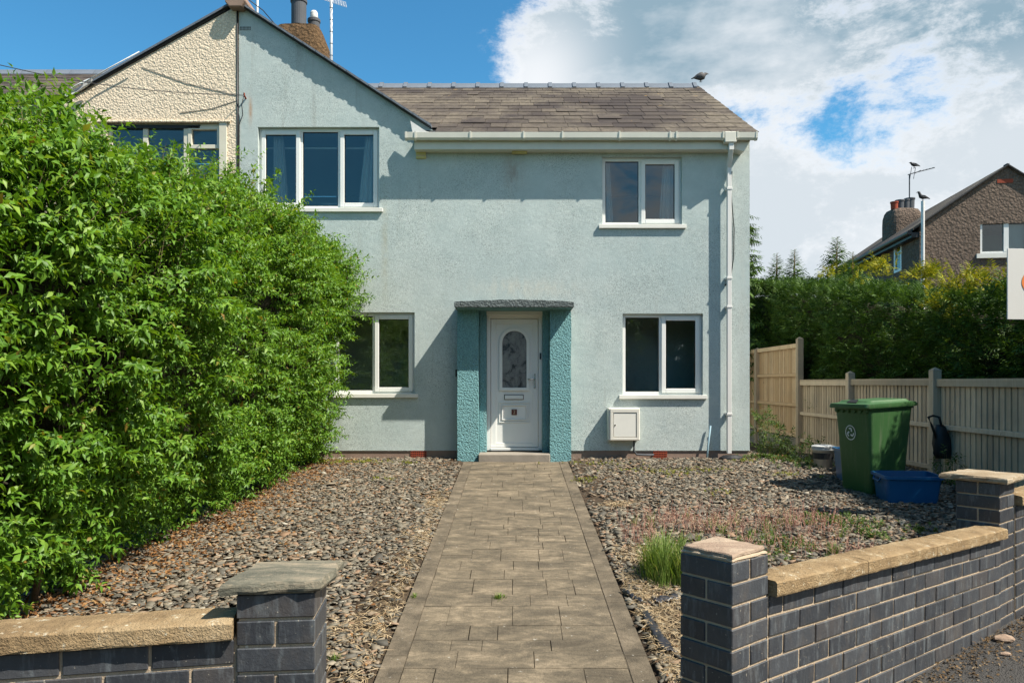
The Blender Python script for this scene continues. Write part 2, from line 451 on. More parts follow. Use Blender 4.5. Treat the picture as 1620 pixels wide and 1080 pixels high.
M['moss'] = island_mat('yellow_moss', [(0, (0.13, 0.17, 0.02)), (0.6, (0.25, 0.26, 0.03)), (1, (0.36, 0.31, 0.06))], 0.8, 0.2, trans=0.2)
M['weed'] = island_mat('weed_leaves', [(0, (0.04, 0.085, 0.02)), (0.6, (0.09, 0.155, 0.035)), (0.9, (0.16, 0.22, 0.05)), (1, (0.3, 0.10, 0.04))], 0.6, 0.3, trans=0.3, tint=(1.2, 1.2, 0.5))
M['treeleaf'] = island_mat('tree_leaf', [(0, (0.07, 0.13, 0.03)), (1, (0.15, 0.24, 0.05))], 0.5, 0.3, trans=0.5, tint=(1.2, 1.2, 0.5))

# weathered roof slates
m, nt = mat('roof_slate')
gm = nt.n('NewGeometry').outputs['Position']
rn = nt.n('ObjectInfo').outputs['Random']
base = nt.ramp(rn, [(0, (0.050, 0.040, 0.037)), (0.4, (0.062, 0.049, 0.043)), (0.75, (0.074, 0.059, 0.050)), (0.93, (0.092, 0.074, 0.060)), (1.0, (0.14, 0.115, 0.088))])
big = nt.noise(gm, 0.75, 5, 0.6)
lich = nt.n('MapRange', i_0=big, i_1=0.42, i_2=0.60).outputs[0]
fine = nt.noise(gm, 9, 6, 0.7)
base = nt.mix(nt.math('MULTIPLY', lich, nt.math('MULTIPLY_ADD', fine, 1.6, -0.35, clamp=True)), base, (0.28, 0.235, 0.17))
base = nt.mix(nt.math('MULTIPLY_ADD', nt.noise(gm, 17, 5, 0.7), 1.3, -0.38, clamp=True), base, (0.040, 0.033, 0.030))
yl = nt.noise(gm, 4.5, 3)
base = nt.mix(nt.math('MULTIPLY', nt.n('MapRange', i_0=yl, i_1=0.70, i_2=0.75).outputs[0], 0.7), base, (0.30, 0.19, 0.07))
finish(nt, base, 0.85, nt.noise(nt.mapping(gm, (6, 25, 25)), 2, 6, 0.7), 0.01, 1, 0.2)
M['slate'] = m

# timber
m, nt = mat('fence_timber')
gm = nt.n('NewGeometry').outputs['Position']
rn = nt.n('ObjectInfo').outputs['Random']
base = nt.ramp(rn, [(0, (0.42, 0.325, 0.235)), (0.5, (0.58, 0.45, 0.32)), (1, (0.72, 0.56, 0.40))])
gr = nt.noise(nt.mapping(gm, (22, 22, 0.8)), 2.2, 6, 0.65, 0.5)
dirt = nt.noise(nt.mapping(gm, (1.2, 1.2, 1.0)), 2.0, 6, 0.65)
base = nt.mix(nt.math('MULTIPLY', nt.n('MapRange', i_0=dirt, i_1=0.48, i_2=0.7).outputs[0], 0.5), base, (0.25, 0.225, 0.185))
base = nt.mix(nt.math('MULTIPLY_ADD', gr, 1.2, -0.35, clamp=True), base, (0.34, 0.235, 0.145))
kn = nt.noise(nt.mapping(gm, (3, 3, 1.4)), 6, 2)
base = nt.mix(nt.math('MULTIPLY', nt.n('MapRange', i_0=kn, i_1=0.70, i_2=0.76).outputs[0], 0.7), base, (0.08, 0.05, 0.03))
finish(nt, base, 0.85, gr, 0.003, 1, 0.2)
M['timber'] = m

# timber of the tall bays, more orange than the low ones
m, nt = mat('warm_fence_timber')
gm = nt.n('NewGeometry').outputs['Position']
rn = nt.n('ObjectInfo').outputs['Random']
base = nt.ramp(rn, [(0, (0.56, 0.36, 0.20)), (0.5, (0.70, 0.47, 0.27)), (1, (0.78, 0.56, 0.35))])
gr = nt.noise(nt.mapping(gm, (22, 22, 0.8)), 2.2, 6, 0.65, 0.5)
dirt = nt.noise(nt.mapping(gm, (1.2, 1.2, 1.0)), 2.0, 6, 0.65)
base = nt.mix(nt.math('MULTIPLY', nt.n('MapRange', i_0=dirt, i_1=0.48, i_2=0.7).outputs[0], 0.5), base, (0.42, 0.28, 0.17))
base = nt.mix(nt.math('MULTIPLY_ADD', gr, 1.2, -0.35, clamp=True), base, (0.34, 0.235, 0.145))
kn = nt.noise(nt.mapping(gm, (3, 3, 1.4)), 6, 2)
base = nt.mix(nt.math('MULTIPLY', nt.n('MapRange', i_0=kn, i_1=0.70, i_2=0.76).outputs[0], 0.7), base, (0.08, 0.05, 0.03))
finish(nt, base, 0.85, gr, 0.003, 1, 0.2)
M['warm_timber'] = m

# window glass: clear pane with a real pane's double reflection
m, nt = mat('window_glass')
o = nt.n('OutputMaterial')
fr = nt.n('Fresnel', i_IOR=1.5)
fac = nt.math('MULTIPLY_ADD', fr.outputs[0], 1.15, 0.015, clamp=True)
tr = nt.n('BsdfTransparent', i_Color=(0.80, 0.85, 0.84, 1))
gl = nt.n('BsdfGlossy', i_Roughness=0.0, i_Color=(0.97, 0.97, 0.97, 1))
mxs = nt.n('MixShader', i_0=fac)
nt.link(tr.outputs[0], mxs.inputs[1])
nt.link(gl.outputs[0], mxs.inputs[2])
nt.link(mxs.outputs[0], o.inputs[0])
M['glass'] = m

# obscured glass in the door
m, nt = mat('patterned_glass')
t = nt.n('TexCoord').outputs['Object']
a = nt.noise(nt.mapping(t, (1, 1, 0.8)), 5.5, 5, 0.75, 0.5)
cc = nt.ramp(a, [(0.40, (0.028, 0.03, 0.032)), (0.50, (0.16, 0.16, 0.155)), (0.7, (0.24, 0.235, 0.225))])
finish(nt, cc, 0.22, nt.noise(t, 60, 3), 0.004, 1, 0.5)
M['obscure'] = m

# ------------------------------------------------------------------ object helpers
WPOS = {}


def tag(o, label=None, cat=None, group=None, kind=None):
    if label:
        o['label'] = label
    if cat:
        o['category'] = cat
    if group:
        o['group'] = group
    if kind:
        o['kind'] = kind
    return o


def place(o, origin, parent):
    WPOS[o.name] = Vector(origin)
    if parent is not None:
        o.parent = parent
        o.location = Vector(origin) - WPOS[parent.name]
    else:
        o.location = origin
    col.objects.link(o)


def empty(name, loc, label=None, cat=None, group=None):
    o = bpy.data.objects.new(name, None)
    o.empty_display_size = 0.2
    place(o, loc, None)
    return tag(o, label, cat, group)


def meshobj(name, me, origin, parent=None, rot=None):
    o = bpy.data.objects.new(name, me)
    place(o, origin, parent)
    if rot:
        o.rotation_euler = rot
    return o


def build(name, bm, m, parent=None, smooth=False, origin=None, bevel=0.0):
    """bmesh in world coordinates -> object whose origin is at its base"""
    if bevel > 0:
        bmesh.ops.bevel(bm, geom=bm.edges[:], offset=bevel, segments=1, profile=0.7, affect='EDGES', clamp_overlap=True)
    co = [v.co for v in bm.verts]
    if origin is None:
        xs = [c.x for c in co]; ys = [c.y for c in co]; zs = [c.z for c in co]
        origin = Vector(((min(xs) + max(xs)) / 2, (min(ys) + max(ys)) / 2, min(zs)))
    origin = Vector(origin)
    for v in bm.verts:
        v.co -= origin
    bmesh.ops.recalc_face_normals(bm, faces=bm.faces[:])
    me = bpy.data.meshes.new(name)
    bm.to_mesh(me)
    bm.free()
    if m is not None:
        me.materials.append(M[m] if isinstance(m, str) else m)
    if smooth:
        for p in me.polygons:
            p.use_smooth = True
    return meshobj(name, me, origin, parent)


def npmesh(name, verts, faces, m, parent=None, origin=(0, 0, 0), smooth=False):
    """verts (n,3), faces: (k,3) or (k,4) int array, or a list of such arrays"""
    if not isinstance(faces, list):
        faces = [faces]
    me = bpy.data.meshes.new(name)
    verts = np.asarray(verts, dtype=np.float32) - np.asarray(origin, dtype=np.float32)
    me.vertices.add(len(verts))
    me.vertices.foreach_set('co', verts.ravel())
    loops = np.concatenate([f.ravel() for f in faces]).astype(np.int32)
    tot = np.concatenate([np.full(len(f), f.shape[1], dtype=np.int32) for f in faces])
    st = np.concatenate([[0], np.cumsum(tot)[:-1]]).astype(np.int32)
    me.loops.add(len(loops))
    me.loops.foreach_set('vertex_index', loops)
    me.polygons.add(len(tot))
    me.polygons.foreach_set('loop_start', st)
    me.polygons.foreach_set('loop_total', tot)
    if smooth:
        me.polygons.foreach_set('use_smooth', np.ones(len(tot), dtype=bool))
    me.update(calc_edges=True)
    me.materials.append(M[m])
    return meshobj(name, me, origin, parent)


def box(bm, x0, x1, y0, y1, z0, z1, mtx=None):
    vs_ = [bm.verts.new((x, y, z)) for z in (z0, z1) for (x, y) in ((x0, y0), (x1, y0), (x1, y1), (x0, y1))]
    if mtx is not None:
        for v_ in vs_:
            v_.co = mtx @ v_.co
    for f_ in ((3, 2, 1, 0), (4, 5, 6, 7), (0, 1, 5, 4), (1, 2, 6, 5), (2, 3, 7, 6), (3, 0, 4, 7)):
        bm.faces.new([vs_[i] for i in f_])
    return vs_


def bx(name, x0, x1, y0, y1, z0, z1, m, parent=None, bevel=0.0):
    bm = bmesh.new()
    box(bm, x0, x1, y0, y1, z0, z1)
    return build(name, bm, m, parent, bevel=bevel)


def tube(bm, pts, r, seg=8, cap=True):
    """swept round tube through points; r a number or list"""
    pts = [Vector(p) for p in pts]
    rings = []
    up = Vector((0.13, 0.21, 0.97)).normalized()
    for i, p in enumerate(pts):
        d = (pts[min(i + 1, len(pts) - 1)] - pts[max(i - 1, 0)]).normalized()
        a = d.cross(up)
        if a.length < 1e-3:
            a = d.cross(Vector((1, 0, 0)))
        a.normalize()
        b = d.cross(a).normalized()
        rr = r[i] if isinstance(r, (list, tuple)) else r
        rings.append([bm.verts.new(p + (a * math.cos(2 * math.pi * k / seg) + b * math.sin(2 * math.pi * k / seg)) * rr) for k in range(seg)])
    for i in range(len(rings) - 1):
        for k in range(seg):
            bm.faces.new((rings[i][k], rings[i][(k + 1) % seg], rings[i + 1][(k + 1) % seg], rings[i + 1][k]))
    if cap:
        bm.faces.new(rings[0][::-1])
        bm.faces.new(rings[-1])


def lathe(bm, c, prof, seg=20, mtx=None):
    """profile [(r, z)] about the vertical through c"""
    rings = []
    for r, z in prof:
        rings.append([bm.verts.new(Vector((c[0] + r * math.cos(2 * math.pi * k / seg), c[1] + r * math.sin(2 * math.pi * k / seg), c[2] + z))) for k in range(seg)])
    for i in range(len(rings) - 1):
        for k in range(seg):
            bm.faces.new((rings[i][k], rings[i][(k + 1) % seg], rings[i + 1][(k + 1) % seg], rings[i + 1][k]))
    bm.faces.new(rings[0][::-1])
    bm.faces.new(rings[-1])


def prism(bm, poly, off):
    """polygon (list of 3-D points) extruded by vector off"""
    a = [bm.verts.new(p) for p in poly]
    b = [bm.verts.new(Vector(p) + Vector(off)) for p in poly]
    n = len(a)
    bm.faces.new(a)
    bm.faces.new(b[::-1])
    for i in range(n):
        bm.faces.new((a[i], b[i], b[(i + 1) % n], a[(i + 1) % n]))


_wd = [(rng.normal(size=3), rng.uniform(0, 6.28)) for _ in range(10)]


def wob(p, s=1.0, seed=0):
    """smooth pseudo noise in about [-1, 1] for an (n,3) array"""
    p = np.asarray(p)
    o = np.zeros(len(p))
    for i, (d, ph) in enumerate(_wd):
        k = s * (0.7 + 0.35 * i)
        o += np.sin(p @ d * k + ph + seed * 1.7 * (i + 1)) / (1 + 0.25 * i)
    return o / 3.2


def gz(x, y):
    """height of the garden: it climbs to the house and falls away beside it"""
    z = 0.065 * np.minimum(y, 12.0) - 0.85
    z = z - 0.055 * np.clip(np.asarray(x) - 3.8, 0, 1) * np.clip(np.asarray(y) - 11.0, 0, 5)
    return z


PAVE = -0.665
# front wall lines
RC = np.array([0.973, 3.409]); RD = np.array([0.769, 0.639])        # near corner of the right gate pier, wall direction
LC = np.array([-0.757, 2.86]); LPA = math.radians(5.5)             # near corner of the left gate pier
LD = np.array([-0.98, -0.2])                                       # left wall direction


def front(x):
    if x < -1.04:
        return 2.833 + (x + 1.041) * (0.2 / 0.98) + 0.06
    if x < 0.973:
        return 2.90 + (x + 1.04) / 2.013 * 0.65
    return 3.409 + (x - 0.973) * 0.831 + 0.10

# ================================================================== SETTING
bm = bmesh.new()
for (x, y) in ((-900, -900), (900, -900), (900, 1500), (-900, 1500)):
    bm.verts.new((x, y, -0.98))
bm.faces.new(bm.verts[:])
tag(build('ground', bm, 'grass_ground'), kind='structure')

bm = bmesh.new()
box(bm, -60, 60, -11.0, -2.6, -0.97, -0.80)
tag(build('road', bm, 'asphalt'), kind='structure')
bm = bmesh.new()
box(bm, -60, 60, -2.45, 11.5, -0.965, PAVE)
tag(build('pavement', bm, 'asphalt'), kind='structure')
bm = bmesh.new()
box(bm, -60, 60, -2.6, -2.45, -0.966, PAVE + 0.006)
tag(build('kerb', bm, 'concrete', bevel=0.01), kind='structure')

# garden bed: a sloped sheet behind the front walls
xs = np.concatenate([np.arange(-14, -1.1, 0.3), np.arange(-1.1, 1.05, 0.12), np.arange(1.1, 26, 0.3)])
nv = 70
V = []
for x in xs:
    y0 = front(min(x, 9.0)) if x > -4.5 else front(-4.5)
    ts = np.linspace(0, 1, nv) ** 1.3
    ys = y0 + (45 - y0) * ts
    zz = gz(x, ys) + 0.012 * wob(np.stack([np.full(nv, x), ys, np.zeros(nv)], 1), 3.0)
    if abs(x) < 0.82:
        zz = zz - 0.03
    V.append(np.stack([np.full(nv, x), ys, zz], 1))
nx = len(xs)
V = np.concatenate(V)
ii, jj = np.meshgrid(np.arange(nx - 1), np.arange(nv - 1), indexing='ij')
a = (ii * nv + jj).ravel()
Q = np.stack([a, a + nv, a + nv + 1, a + 1], 1)
tag(npmesh('garden_bed', V, Q, 'soil', smooth=True), kind='structure')

# ------------------------------------------------------------------ path of stamped slabs
bm = bmesh.new()
ya, yb = 2.75, 11.62
pv = [(-0.79, ya, gz(0, ya) - 0.2), (0.79, ya, gz(0, ya) - 0.2), (0.79, yb, gz(0, yb) - 0.2), (-0.79, yb, gz(0, yb) - 0.2)]
prism(bm, [Vector(p) for p in pv], (0, 0, 0.196))
path = tag(build('path', bm, 'soil'), kind='structure')
SLOPE = math.atan(0.065)


def slab(name, x0, x1, y0, y1, m, dz=0.0, g=0.004, bev=0.003):
    bm = bmesh.new()
    vs_ = box(bm, x0 + g, x1 - g, y0 + g * 0.15, y1 - g * 0.15, -0.03, 0.02 + dz)
    bmesh.ops.bevel(bm, geom=[e for e in bm.edges if all(v_.co.z > 0 for v_ in e.verts)], offset=bev * 0.6, segments=2, affect='EDGES')
    cx, cy = (x0 + x1) / 2, (y0 + y1) / 2
    for v_ in bm.verts:
        v_.co.z += float(gz(0, v_.co.y)) - 0.003
    return build(name, bm, m, path)


y = 2.78
while y < 11.6:
    h = random.choice((0.17, 0.24, 0.24, 0.33, 0.36))
    if 11.6 - (y + h) < 0.13:
        h = 11.6 - y
    x = -0.66
    while x < 0.66:
        wd = random.choice((0.2, 0.27, 0.33, 0.42, 0.46)) * random.uniform(0.92, 1.08)
        if 0.66 - (x + wd) < 0.14:
            wd = 0.66 - x
        if h > 0.32 and wd < 0.3 and random.random() < 0.6:
            k = h * random.uniform(0.4, 0.6)
            slab('slab', x, x + wd, y, y + k, 'path', random.uniform(-0.002, 0.002), random.choice((0.0007, 0.0012, 0.0018, 0.003)))
            slab('slab', x, x + wd, y + k, y + h, 'path', random.uniform(-0.002, 0.002), random.choice((0.0007, 0.0012, 0.0018, 0.003)))
        else:
            slab('slab', x, x + wd, y, y + h, 'path', random.uniform(-0.002, 0.002), random.choice((0.0007, 0.0012, 0.0018, 0.003)))
        x += wd
    y += h
for s in (-1, 1):
    y = 2.8
    while y < 11.6:
        h = min(0.91, 11.62 - y)
        slab('edging_stone', min(s * 0.66, s * 0.80), max(s * 0.66, s * 0.80), y, y + h, 'edging', 0.001, 0.0015, 0.005)
        y += h
        if 11.6 - y < 0.05:
            break

# ================================================================== MAIN HOUSE
HY0 = 12.0
house = empty('rendered_house', (0, HY0, -0.07), 'pale blue-green rendered house with white windows and a white front door', 'house')
PARTY = -4.38
APEX = 7.09
GS = 0.643


def wall_cells(bm, x0, x1, z0, z1, yf, yb, ops):
    xs_ = sorted({x0, x1, *[o_[0] for o_ in ops], *[o_[1] for o_ in ops]})
    zs_ = sorted({z0, z1, *[o_[2] for o_ in ops], *[o_[3] for o_ in ops]})
    for i in range(len(xs_) - 1):
        for j in range(len(zs_) - 1):
            a, b, c, d = xs_[i], xs_[i + 1], zs_[j], zs_[j + 1]
            if any(o_[0] <= a and b <= o_[1] and o_[2] <= c and d <= o_[3] for o_ in ops):
                continue
            bm.faces.new([bm.verts.new(p) for p in ((a, yf, c), (b, yf, c), (b, yf, d), (a, yf, d))])
            bm.faces.new([bm.verts.new(p) for p in ((a, yb, c), (a, yb, d), (b, yb, d), (b, yb, c))])
    for (a, b, c, d) in ops:
        for q in (((a, c), (a, d)), ((b, d), (b, c)), ((a, d), (b, d)), ((b, c), (a, c))):
            (p, r), (s, t_) = q
            bm.faces.new([bm.verts.new(x_) for x_ in ((p, yf, r), (s, yf, t_), (s, yb, t_), (p, yb, r))])


W1 = (-4.08, -2.16, 3.88, 5.17)
W2 = (1.37, 2.63, 3.62, 4.70)
W3 = (-2.87, -1.60, 0.95, 2.24)
W4 = (1.69, 2.96, 0.93, 2.22)
DR = (-0.47, 0.43, 0.04, 2.26)
bm = bmesh.new()
wall_cells(bm, PARTY, -2.0, 0.055, 5.25, HY0, 12.26, [W1, (W3[0], -2.0, W3[2], W3[3])])
wall_cells(bm, -2.0, 3.70, 0.055, 4.95, HY0, 12.26, [(-2.0, W3[1], W3[2], W3[3]), W2, W4, (DR[0], DR[1], 0.055, DR[3])])
# drop the two reveal faces that would cut window 3 at the seam
bm.verts.index_update()
for f_ in list(bm.faces):
    if all(abs(v_.co.x + 2.0) < 1e-5 for v_ in f_.verts) and f_.calc_center_median().z < 3:
        bm.faces.remove(f_)
xr = PARTY + (APEX - 4.95) / GS
for yy in (HY0, 12.26):
    bm.faces.new([bm.verts.new(p) for p in ((PARTY, yy, 5.25), (-2.0, yy, 5.25), (-2.0, yy, 4.95), (xr, yy, 4.95), (PARTY, yy, APEX))])
# bottom lip and right side return
bm.faces.new([bm.verts.new(p) for p in ((PARTY, HY0, 0.055), (PARTY, 12.26, 0.055), (3.7, 12.26, 0.055), (3.7, HY0, 0.055))])
wall = build('wall', bm, 'render', house)
# split long faces so that the relief reads evenly is not needed; side and back walls
bm = bmesh.new()
box(bm, 3.44, 3.70, 12.26, 19.0, 0.055, 4.95)
prism(bm, [Vector((3.44, 12.26, 4.951)), Vector((3.44, 19.0, 4.951)), Vector((3.44, 15.5, 6.95))], (0.26, 0, 0))
build('side_wall', bm, 'render', house)
bm = bmesh.new()
box(bm, PARTY, 3.70, 19.001, 19.26, -0.2, 4.95)
build('back_wall', bm, 'render', house)
# plinth
for (a, b) in ((PARTY, -0.92), (0.87, 3.69)):
    bx('plinth', a, b, HY0 + 0.018, 12.25, -0.45, 0.054, 'plinth', house)
bx('plinth', 3.43, 3.68, 12.251, 19.0, -0.6, 0.054, 'plinth', house)
# rooms
bx('room_back_wall', PARTY + 0.02, 3.43, 15.4, 15.5, 0.06, 4.9, 'room', house)
bx('party_wall', PARTY - 0.005, PARTY + 0.018, 12.265, 15.5, -0.1, 5.25, 'room', house)
bx('room_floor', PARTY + 0.02, 3.43, 12.27, 15.39, 2.42, 2.6, 'room', house)
bx('room_floor', PARTY + 0.02, 3.43, 12.27, 15.39, -0.1, 0.03, 'room', house)
bx('room_ceiling', PARTY + 0.02, 3.43, 12.27, 15.39, 4.905, 4.93, 'room', house)
bx('room_ceiling', PARTY + 0.02, -2.02, 12.27, 13.6, 5.2, 5.24, 'room', house)
for px_ in (-1.3, 0.9):
    bx('partition_or_bounce_wall', px_ - 0.05, px_ + 0.05, 12.27, 15.39, 0.04, 2.41, 'room', house)
bx('partition_or_bounce_wall', 0.951, 3.43, 13.1, 13.2, 0.04, 2.41, 'room', house)  # added close behind the lower right window to brighten the view through it
bx('partition_or_bounce_wall', PARTY + 0.02, -1.351, 13.3, 13.4, 0.04, 2.41, 'room', house)  # added behind the lower left window so it reads less dark
bx('partition_or_bounce_wall', -0.4, -0.3, 12.27, 15.39, 2.61, 4.9, 'room', house)


def window(parent, op, lights, yf=12.075, sill=(0.06, 0.055), sash_first=None, fw=0.055, curt=(), sx=None, yw=HY0):
    """op opening; lights: list of (x0, x1, kind) fractions across the opening"""
    x0, x1, z0, z1 = op
    bm = bmesh.new()
    box(bm, x0, x0 + fw, yf, yf + 0.07, z0, z1)
    box(bm, x1 - fw, x1, yf, yf + 0.07, z0, z1)
    box(bm, x0 + fw, x1 - fw, yf, yf + 0.07, z1 - fw, z1)
    box(bm, x0 + fw, x1 - fw, yf, yf + 0.07, z0, z0 + fw)
    edges = [l[1] for l in lights[:-1]]
    for e in edges:
        xm = x0 + e * (x1 - x0)
        box(bm, xm - fw / 2, xm + fw / 2, yf, yf + 0.07, z0 + fw, z1 - fw)
    fr = build('window', bm, 'white', parent, bevel=0.004)
    for i, (a, b, kind) in enumerate(lights):
        xa = x0 + a * (x1 - x0) + (fw if i == 0 else fw / 2)
        xb = x0 + b * (x1 - x0) - (fw if i == len(lights) - 1 else fw / 2)
        za, zb = z0 + fw, z1 - fw
        if kind == 'sash':
            bm = bmesh.new()
            o_, t_ = 0.018, 0.05
            xa -= o_; xb += o_; za -= o_; zb += o_
            ys_, ye = yf - 0.022, yf - 0.002
            box(bm, xa, xa + t_ + o_, ys_, ye, za, zb)
            box(bm, xb - t_ - o_, xb, ys_, ye, za, zb)
            box(bm, xa + t_ + o_, xb - t_ - o_, ys_, ye, zb - t_ - o_, zb)
            box(bm, xa + t_ + o_, xb - t_ - o_, ys_, ye, za, za + t_ + o_)
            build('sash', bm, 'white', fr, bevel=0.006)
            xa += t_ + o_; xb -= t_ + o_; za += t_ + o_; zb -= t_ + o_
            # gasket ring and the sash body behind
            bm = bmesh.new()
            g_ = 0.008
            for q in ((xa - 0.02, xa + g_, za - 0.02, zb + 0.02), (xb - g_, xb + 0.02, za - 0.02, zb + 0.02), (xa + g_, xb - g_, zb - g_, zb + 0.02), (xa + g_, xb - g_, za - 0.02, za + g_)):
                box(bm, q[0], q[1], yf - 0.001, yf + 0.03, q[2], q[3])
            build('gasket', bm, 'dark', fr)
            bx('pane', xa, xb, yf + 0.008, yf + 0.012, za, zb, 'glass', fr)
        else:
            bm = bmesh.new()
            g_ = 0.007
            for q in ((xa, xa + g_, za, zb), (xb - g_, xb, za, zb), (xa + g_, xb - g_, zb - g_, zb), (xa + g_, xb - g_, za, za + g_)):
                box(bm, q[0], q[1], yf + 0.012, yf + 0.05, q[2], q[3])
            build('gasket', bm, 'dark', fr)
            bx('pane', xa + g_ * 0.5, xb - g_ * 0.5, yf + 0.026, yf + 0.03, za, zb, 'glass', fr)
    if sx is None:
        sx = (x0 - sill[0], x1 + sill[0])
    # projecting sill, set into the reveal
    bm = bmesh.new()
    box(bm, sx[0], sx[1], yw - 0.045, yw - 0.001, z0 - sill[1] - 0.003, z0 + 0.003)
    box(bm, x0 + 0.001, x1 - 0.001, yw - 0.001, yf + 0.02, z0 - 0.012, z0 - 0.001)
    build('sill', bm, 'sill', fr, bevel=0.004)
    for (ca, cb, cw) in curt:
        curtain(fr, x0 + ca * (x1 - x0), x0 + cb * (x1 - x0), cw, yf + 0.125, z0 + 0.03, z1 - 0.03)
    return fr


def curtain(parent, xa, xb, topw, y, z0, z1):
    """pleated cloth, gathered: narrower at mid height"""
    n, mz = 36, 10
    V = []
    for j in range(mz + 1):
        t = j / mz
        z = z0 + (z1 - z0) * t
        wdt = (xb - xa) * (1.0 - topw * t)
        for i in range(n + 1):
            s = i / n
            V.append((xa + s * wdt if topw >= 0 else xb - (1 - s) * (xb - xa) * (1 + topw * t), y + 0.035 * math.sin(s * 26 + 0.6 * math.sin(t * 3)) + 0.015 * math.sin(s * 9 + 1), z))
    V = np.array(V)
    ii, jj = np.meshgrid(np.arange(n), np.arange(mz), indexing='xy')
    a = (jj * (n + 1) + ii).ravel()
    npmesh('curtain', V, np.stack([a, a + 1, a + n + 2, a + n + 1], 1), 'curtain', parent, tuple(V.mean(0)), True)


window(house, W1, [(0, 0.345, 'sash'), (0.345, 0.665, 'fix'), (0.665, 1, 'sash')], curt=((0.09, 0.22, 0.35), (0.80, 0.97, -0.4)))
window(house, W2, [(0, 0.485, 'fix'), (0.485, 1, 'sash')], curt=((0.03, 0.16, 0.35), (0.74, 0.93, -0.3)))
window(house, W3, [(0, 0.485, 'fix'), (0.485, 1, 'sash')])
window(house, W4, [(0, 0.485, 'fix'), (0.485, 1, 'sash')])

# thin rail and ornament seen inside the large upper window
bm = bmesh.new()
tube(bm, [(-3.2, 12.5, 4.07), (-2.3, 12.5, 4.07)], 0.012)
tube(bm, [(-2.72, 12.5, 3.8), (-2.72, 12.5, 4.06)], 0.01)
build('bed_rail', bm, 'metal', house)

# ------------------------------------------------------------------ porch
for (a, b) in ((-0.905, -0.577), (0.53, 0.855)):
    bm = bmesh.new()
    box(bm, a, b, 11.73, 12.04, -0.10, 2.262)
    bmesh.ops.subdivide_edges(bm, edges=bm.edges[:], cuts=5, use_grid_fill=True)
    for v_ in bm.verts:
        d = float(wob([(v_.co.x, v_.co.y, v_.co.z)], 9.0)[0])
        v_.co.x += 0.006 * d
    build('pilaster', bm, 'teal', house, bevel=0.0)
for (a, b) in ((-0.578, -0.462), (0.42, 0.531)):
    bx('door_jamb', a, b, 11.95, 12.2, 0.0, 2.262, 'teal', house, bevel=0.01)
# canopy: a shallow cambered slab
bm = bmesh.new()
n = 16
top = []
for i in range(n + 1):
    t = i / n
    top.append((-0.925 + 1.80 * t, 2.345 + 0.03 * math.sin(math.pi * t) + 0.003 * math.sin(i * 2.3)))
poly = [Vector((x_, 11.40, z_)) for x_, z_ in top] + [Vector((0.875, 11.40, 2.262)), Vector((-0.925, 11.40, 2.262))]
prism(bm, poly, (0, 0.62, 0))
build('canopy', bm, 'canopy', house, bevel=0.006)
bx('canopy_soffit', -0.90, 0.85, 11.43, 12.0, 2.256, 2.2615, 'teal', house)
bx('door_head', -0.5775, 0.5295, 11.97, 12.2, 2.20, 2.2555, 'white', house)
bx('doorstep', -0.575, 0.527, 11.62, 12.24, -0.3, 0.035, 'concrete', house, bevel=0.012)

# ------------------------------------------------------------------ door
dx0, dx1, dz0, dz1 = -0.462, 0.42, 0.045, 2.21
bm = bmesh.new()
fwd = 0.06
box(bm, dx0, dx0 + fwd, 12.06, 12.16, dz0, dz1)
box(bm, dx1 - fwd, dx1, 12.06, 12.16, dz0, dz1)
box(bm, dx0 + fwd, dx1 - fwd, 12.06, 12.16, dz1 - fwd, dz1)
box(bm, dx0 + fwd, dx1 - fwd, 12.04, 12.16, dz0, dz0 + 0.05)
build('door_frame', bm, 'white', house, bevel=0.004)
lx0, lx1, lz0, lz1 = dx0 + fwd + 0.004, dx1 - fwd - 0.004, dz0 + 0.056, dz1 - fwd - 0.004
bm = bmesh.new()
box(bm, lx0, lx1, 12.10, 12.15, lz0, lz1)
door = build('door', bm, 'white', house, bevel=0.004)
door['label'] = 'white panelled door with arched obscured glass, shut'
bm = bmesh.new()
st_ = 0.085
box(bm, lx0 + 0.002, lx0 + st_, 12.085, 12.0985, lz0 + 0.002, lz1 - 0.002)
box(bm, lx1 - st_, lx1 - 0.002, 12.085, 12.0985, lz0 + 0.002, lz1 - 0.002)
box(bm, lx0 + st_, lx1 - st_, 12.085, 12.0985, lz1 - st_, lz1 - 0.002)
box(bm, lx0 + st_, lx1 - st_, 12.085, 12.0985, lz0 + 0.002, lz0 + 0.07)
build('door_stile', bm, 'white', door, bevel=0.004)


def arch_pts(cx, hw, z0, zs, n=18):
    p = [(cx - hw, z0), (cx - hw, zs)]
    for i in range(1, n):
        a = math.pi * (1 - i / n)
        p.append((cx + hw * math.cos(a), zs + hw * 0.98 * math.sin(a)))
    return p + [(cx + hw, zs), (cx + hw, z0)]


gcx = -0.022
inner = arch_pts(gcx, 0.192, 1.05, 1.765)
outer = arch_pts(gcx, 0.245, 1.00, 1.765)
bm = bmesh.new()
for yy0, yy1 in ((12.070, 12.099),):
    ri = [[bm.verts.new((x_, yy, z_)) for x_, z_ in lst] for yy in (yy0, yy1) for lst in (inner, outer)]
    n = len(inner)
    for i in range(n):
        j = (i + 1) % n
        bm.faces.new((ri[0][i], ri[0][j], ri[1][j], ri[1][i]))
        bm.faces.new((ri[1][i], ri[1][j], ri[3][j], ri[3][i]))
        bm.faces.new((ri[0][j], ri[0][i], ri[2][i], ri[2][j]))
build('glazing_bead', bm, 'white', door, bevel=0.004)
bm = bmesh.new()
bm.faces.new([bm.verts.new((x_, 12.094, z_)) for x_, z_ in arch_pts(gcx, 0.20, 1.04, 1.765)])
bmesh.ops.triangulate(bm, faces=bm.faces[:])
build('glass', bm, 'obscure', door)
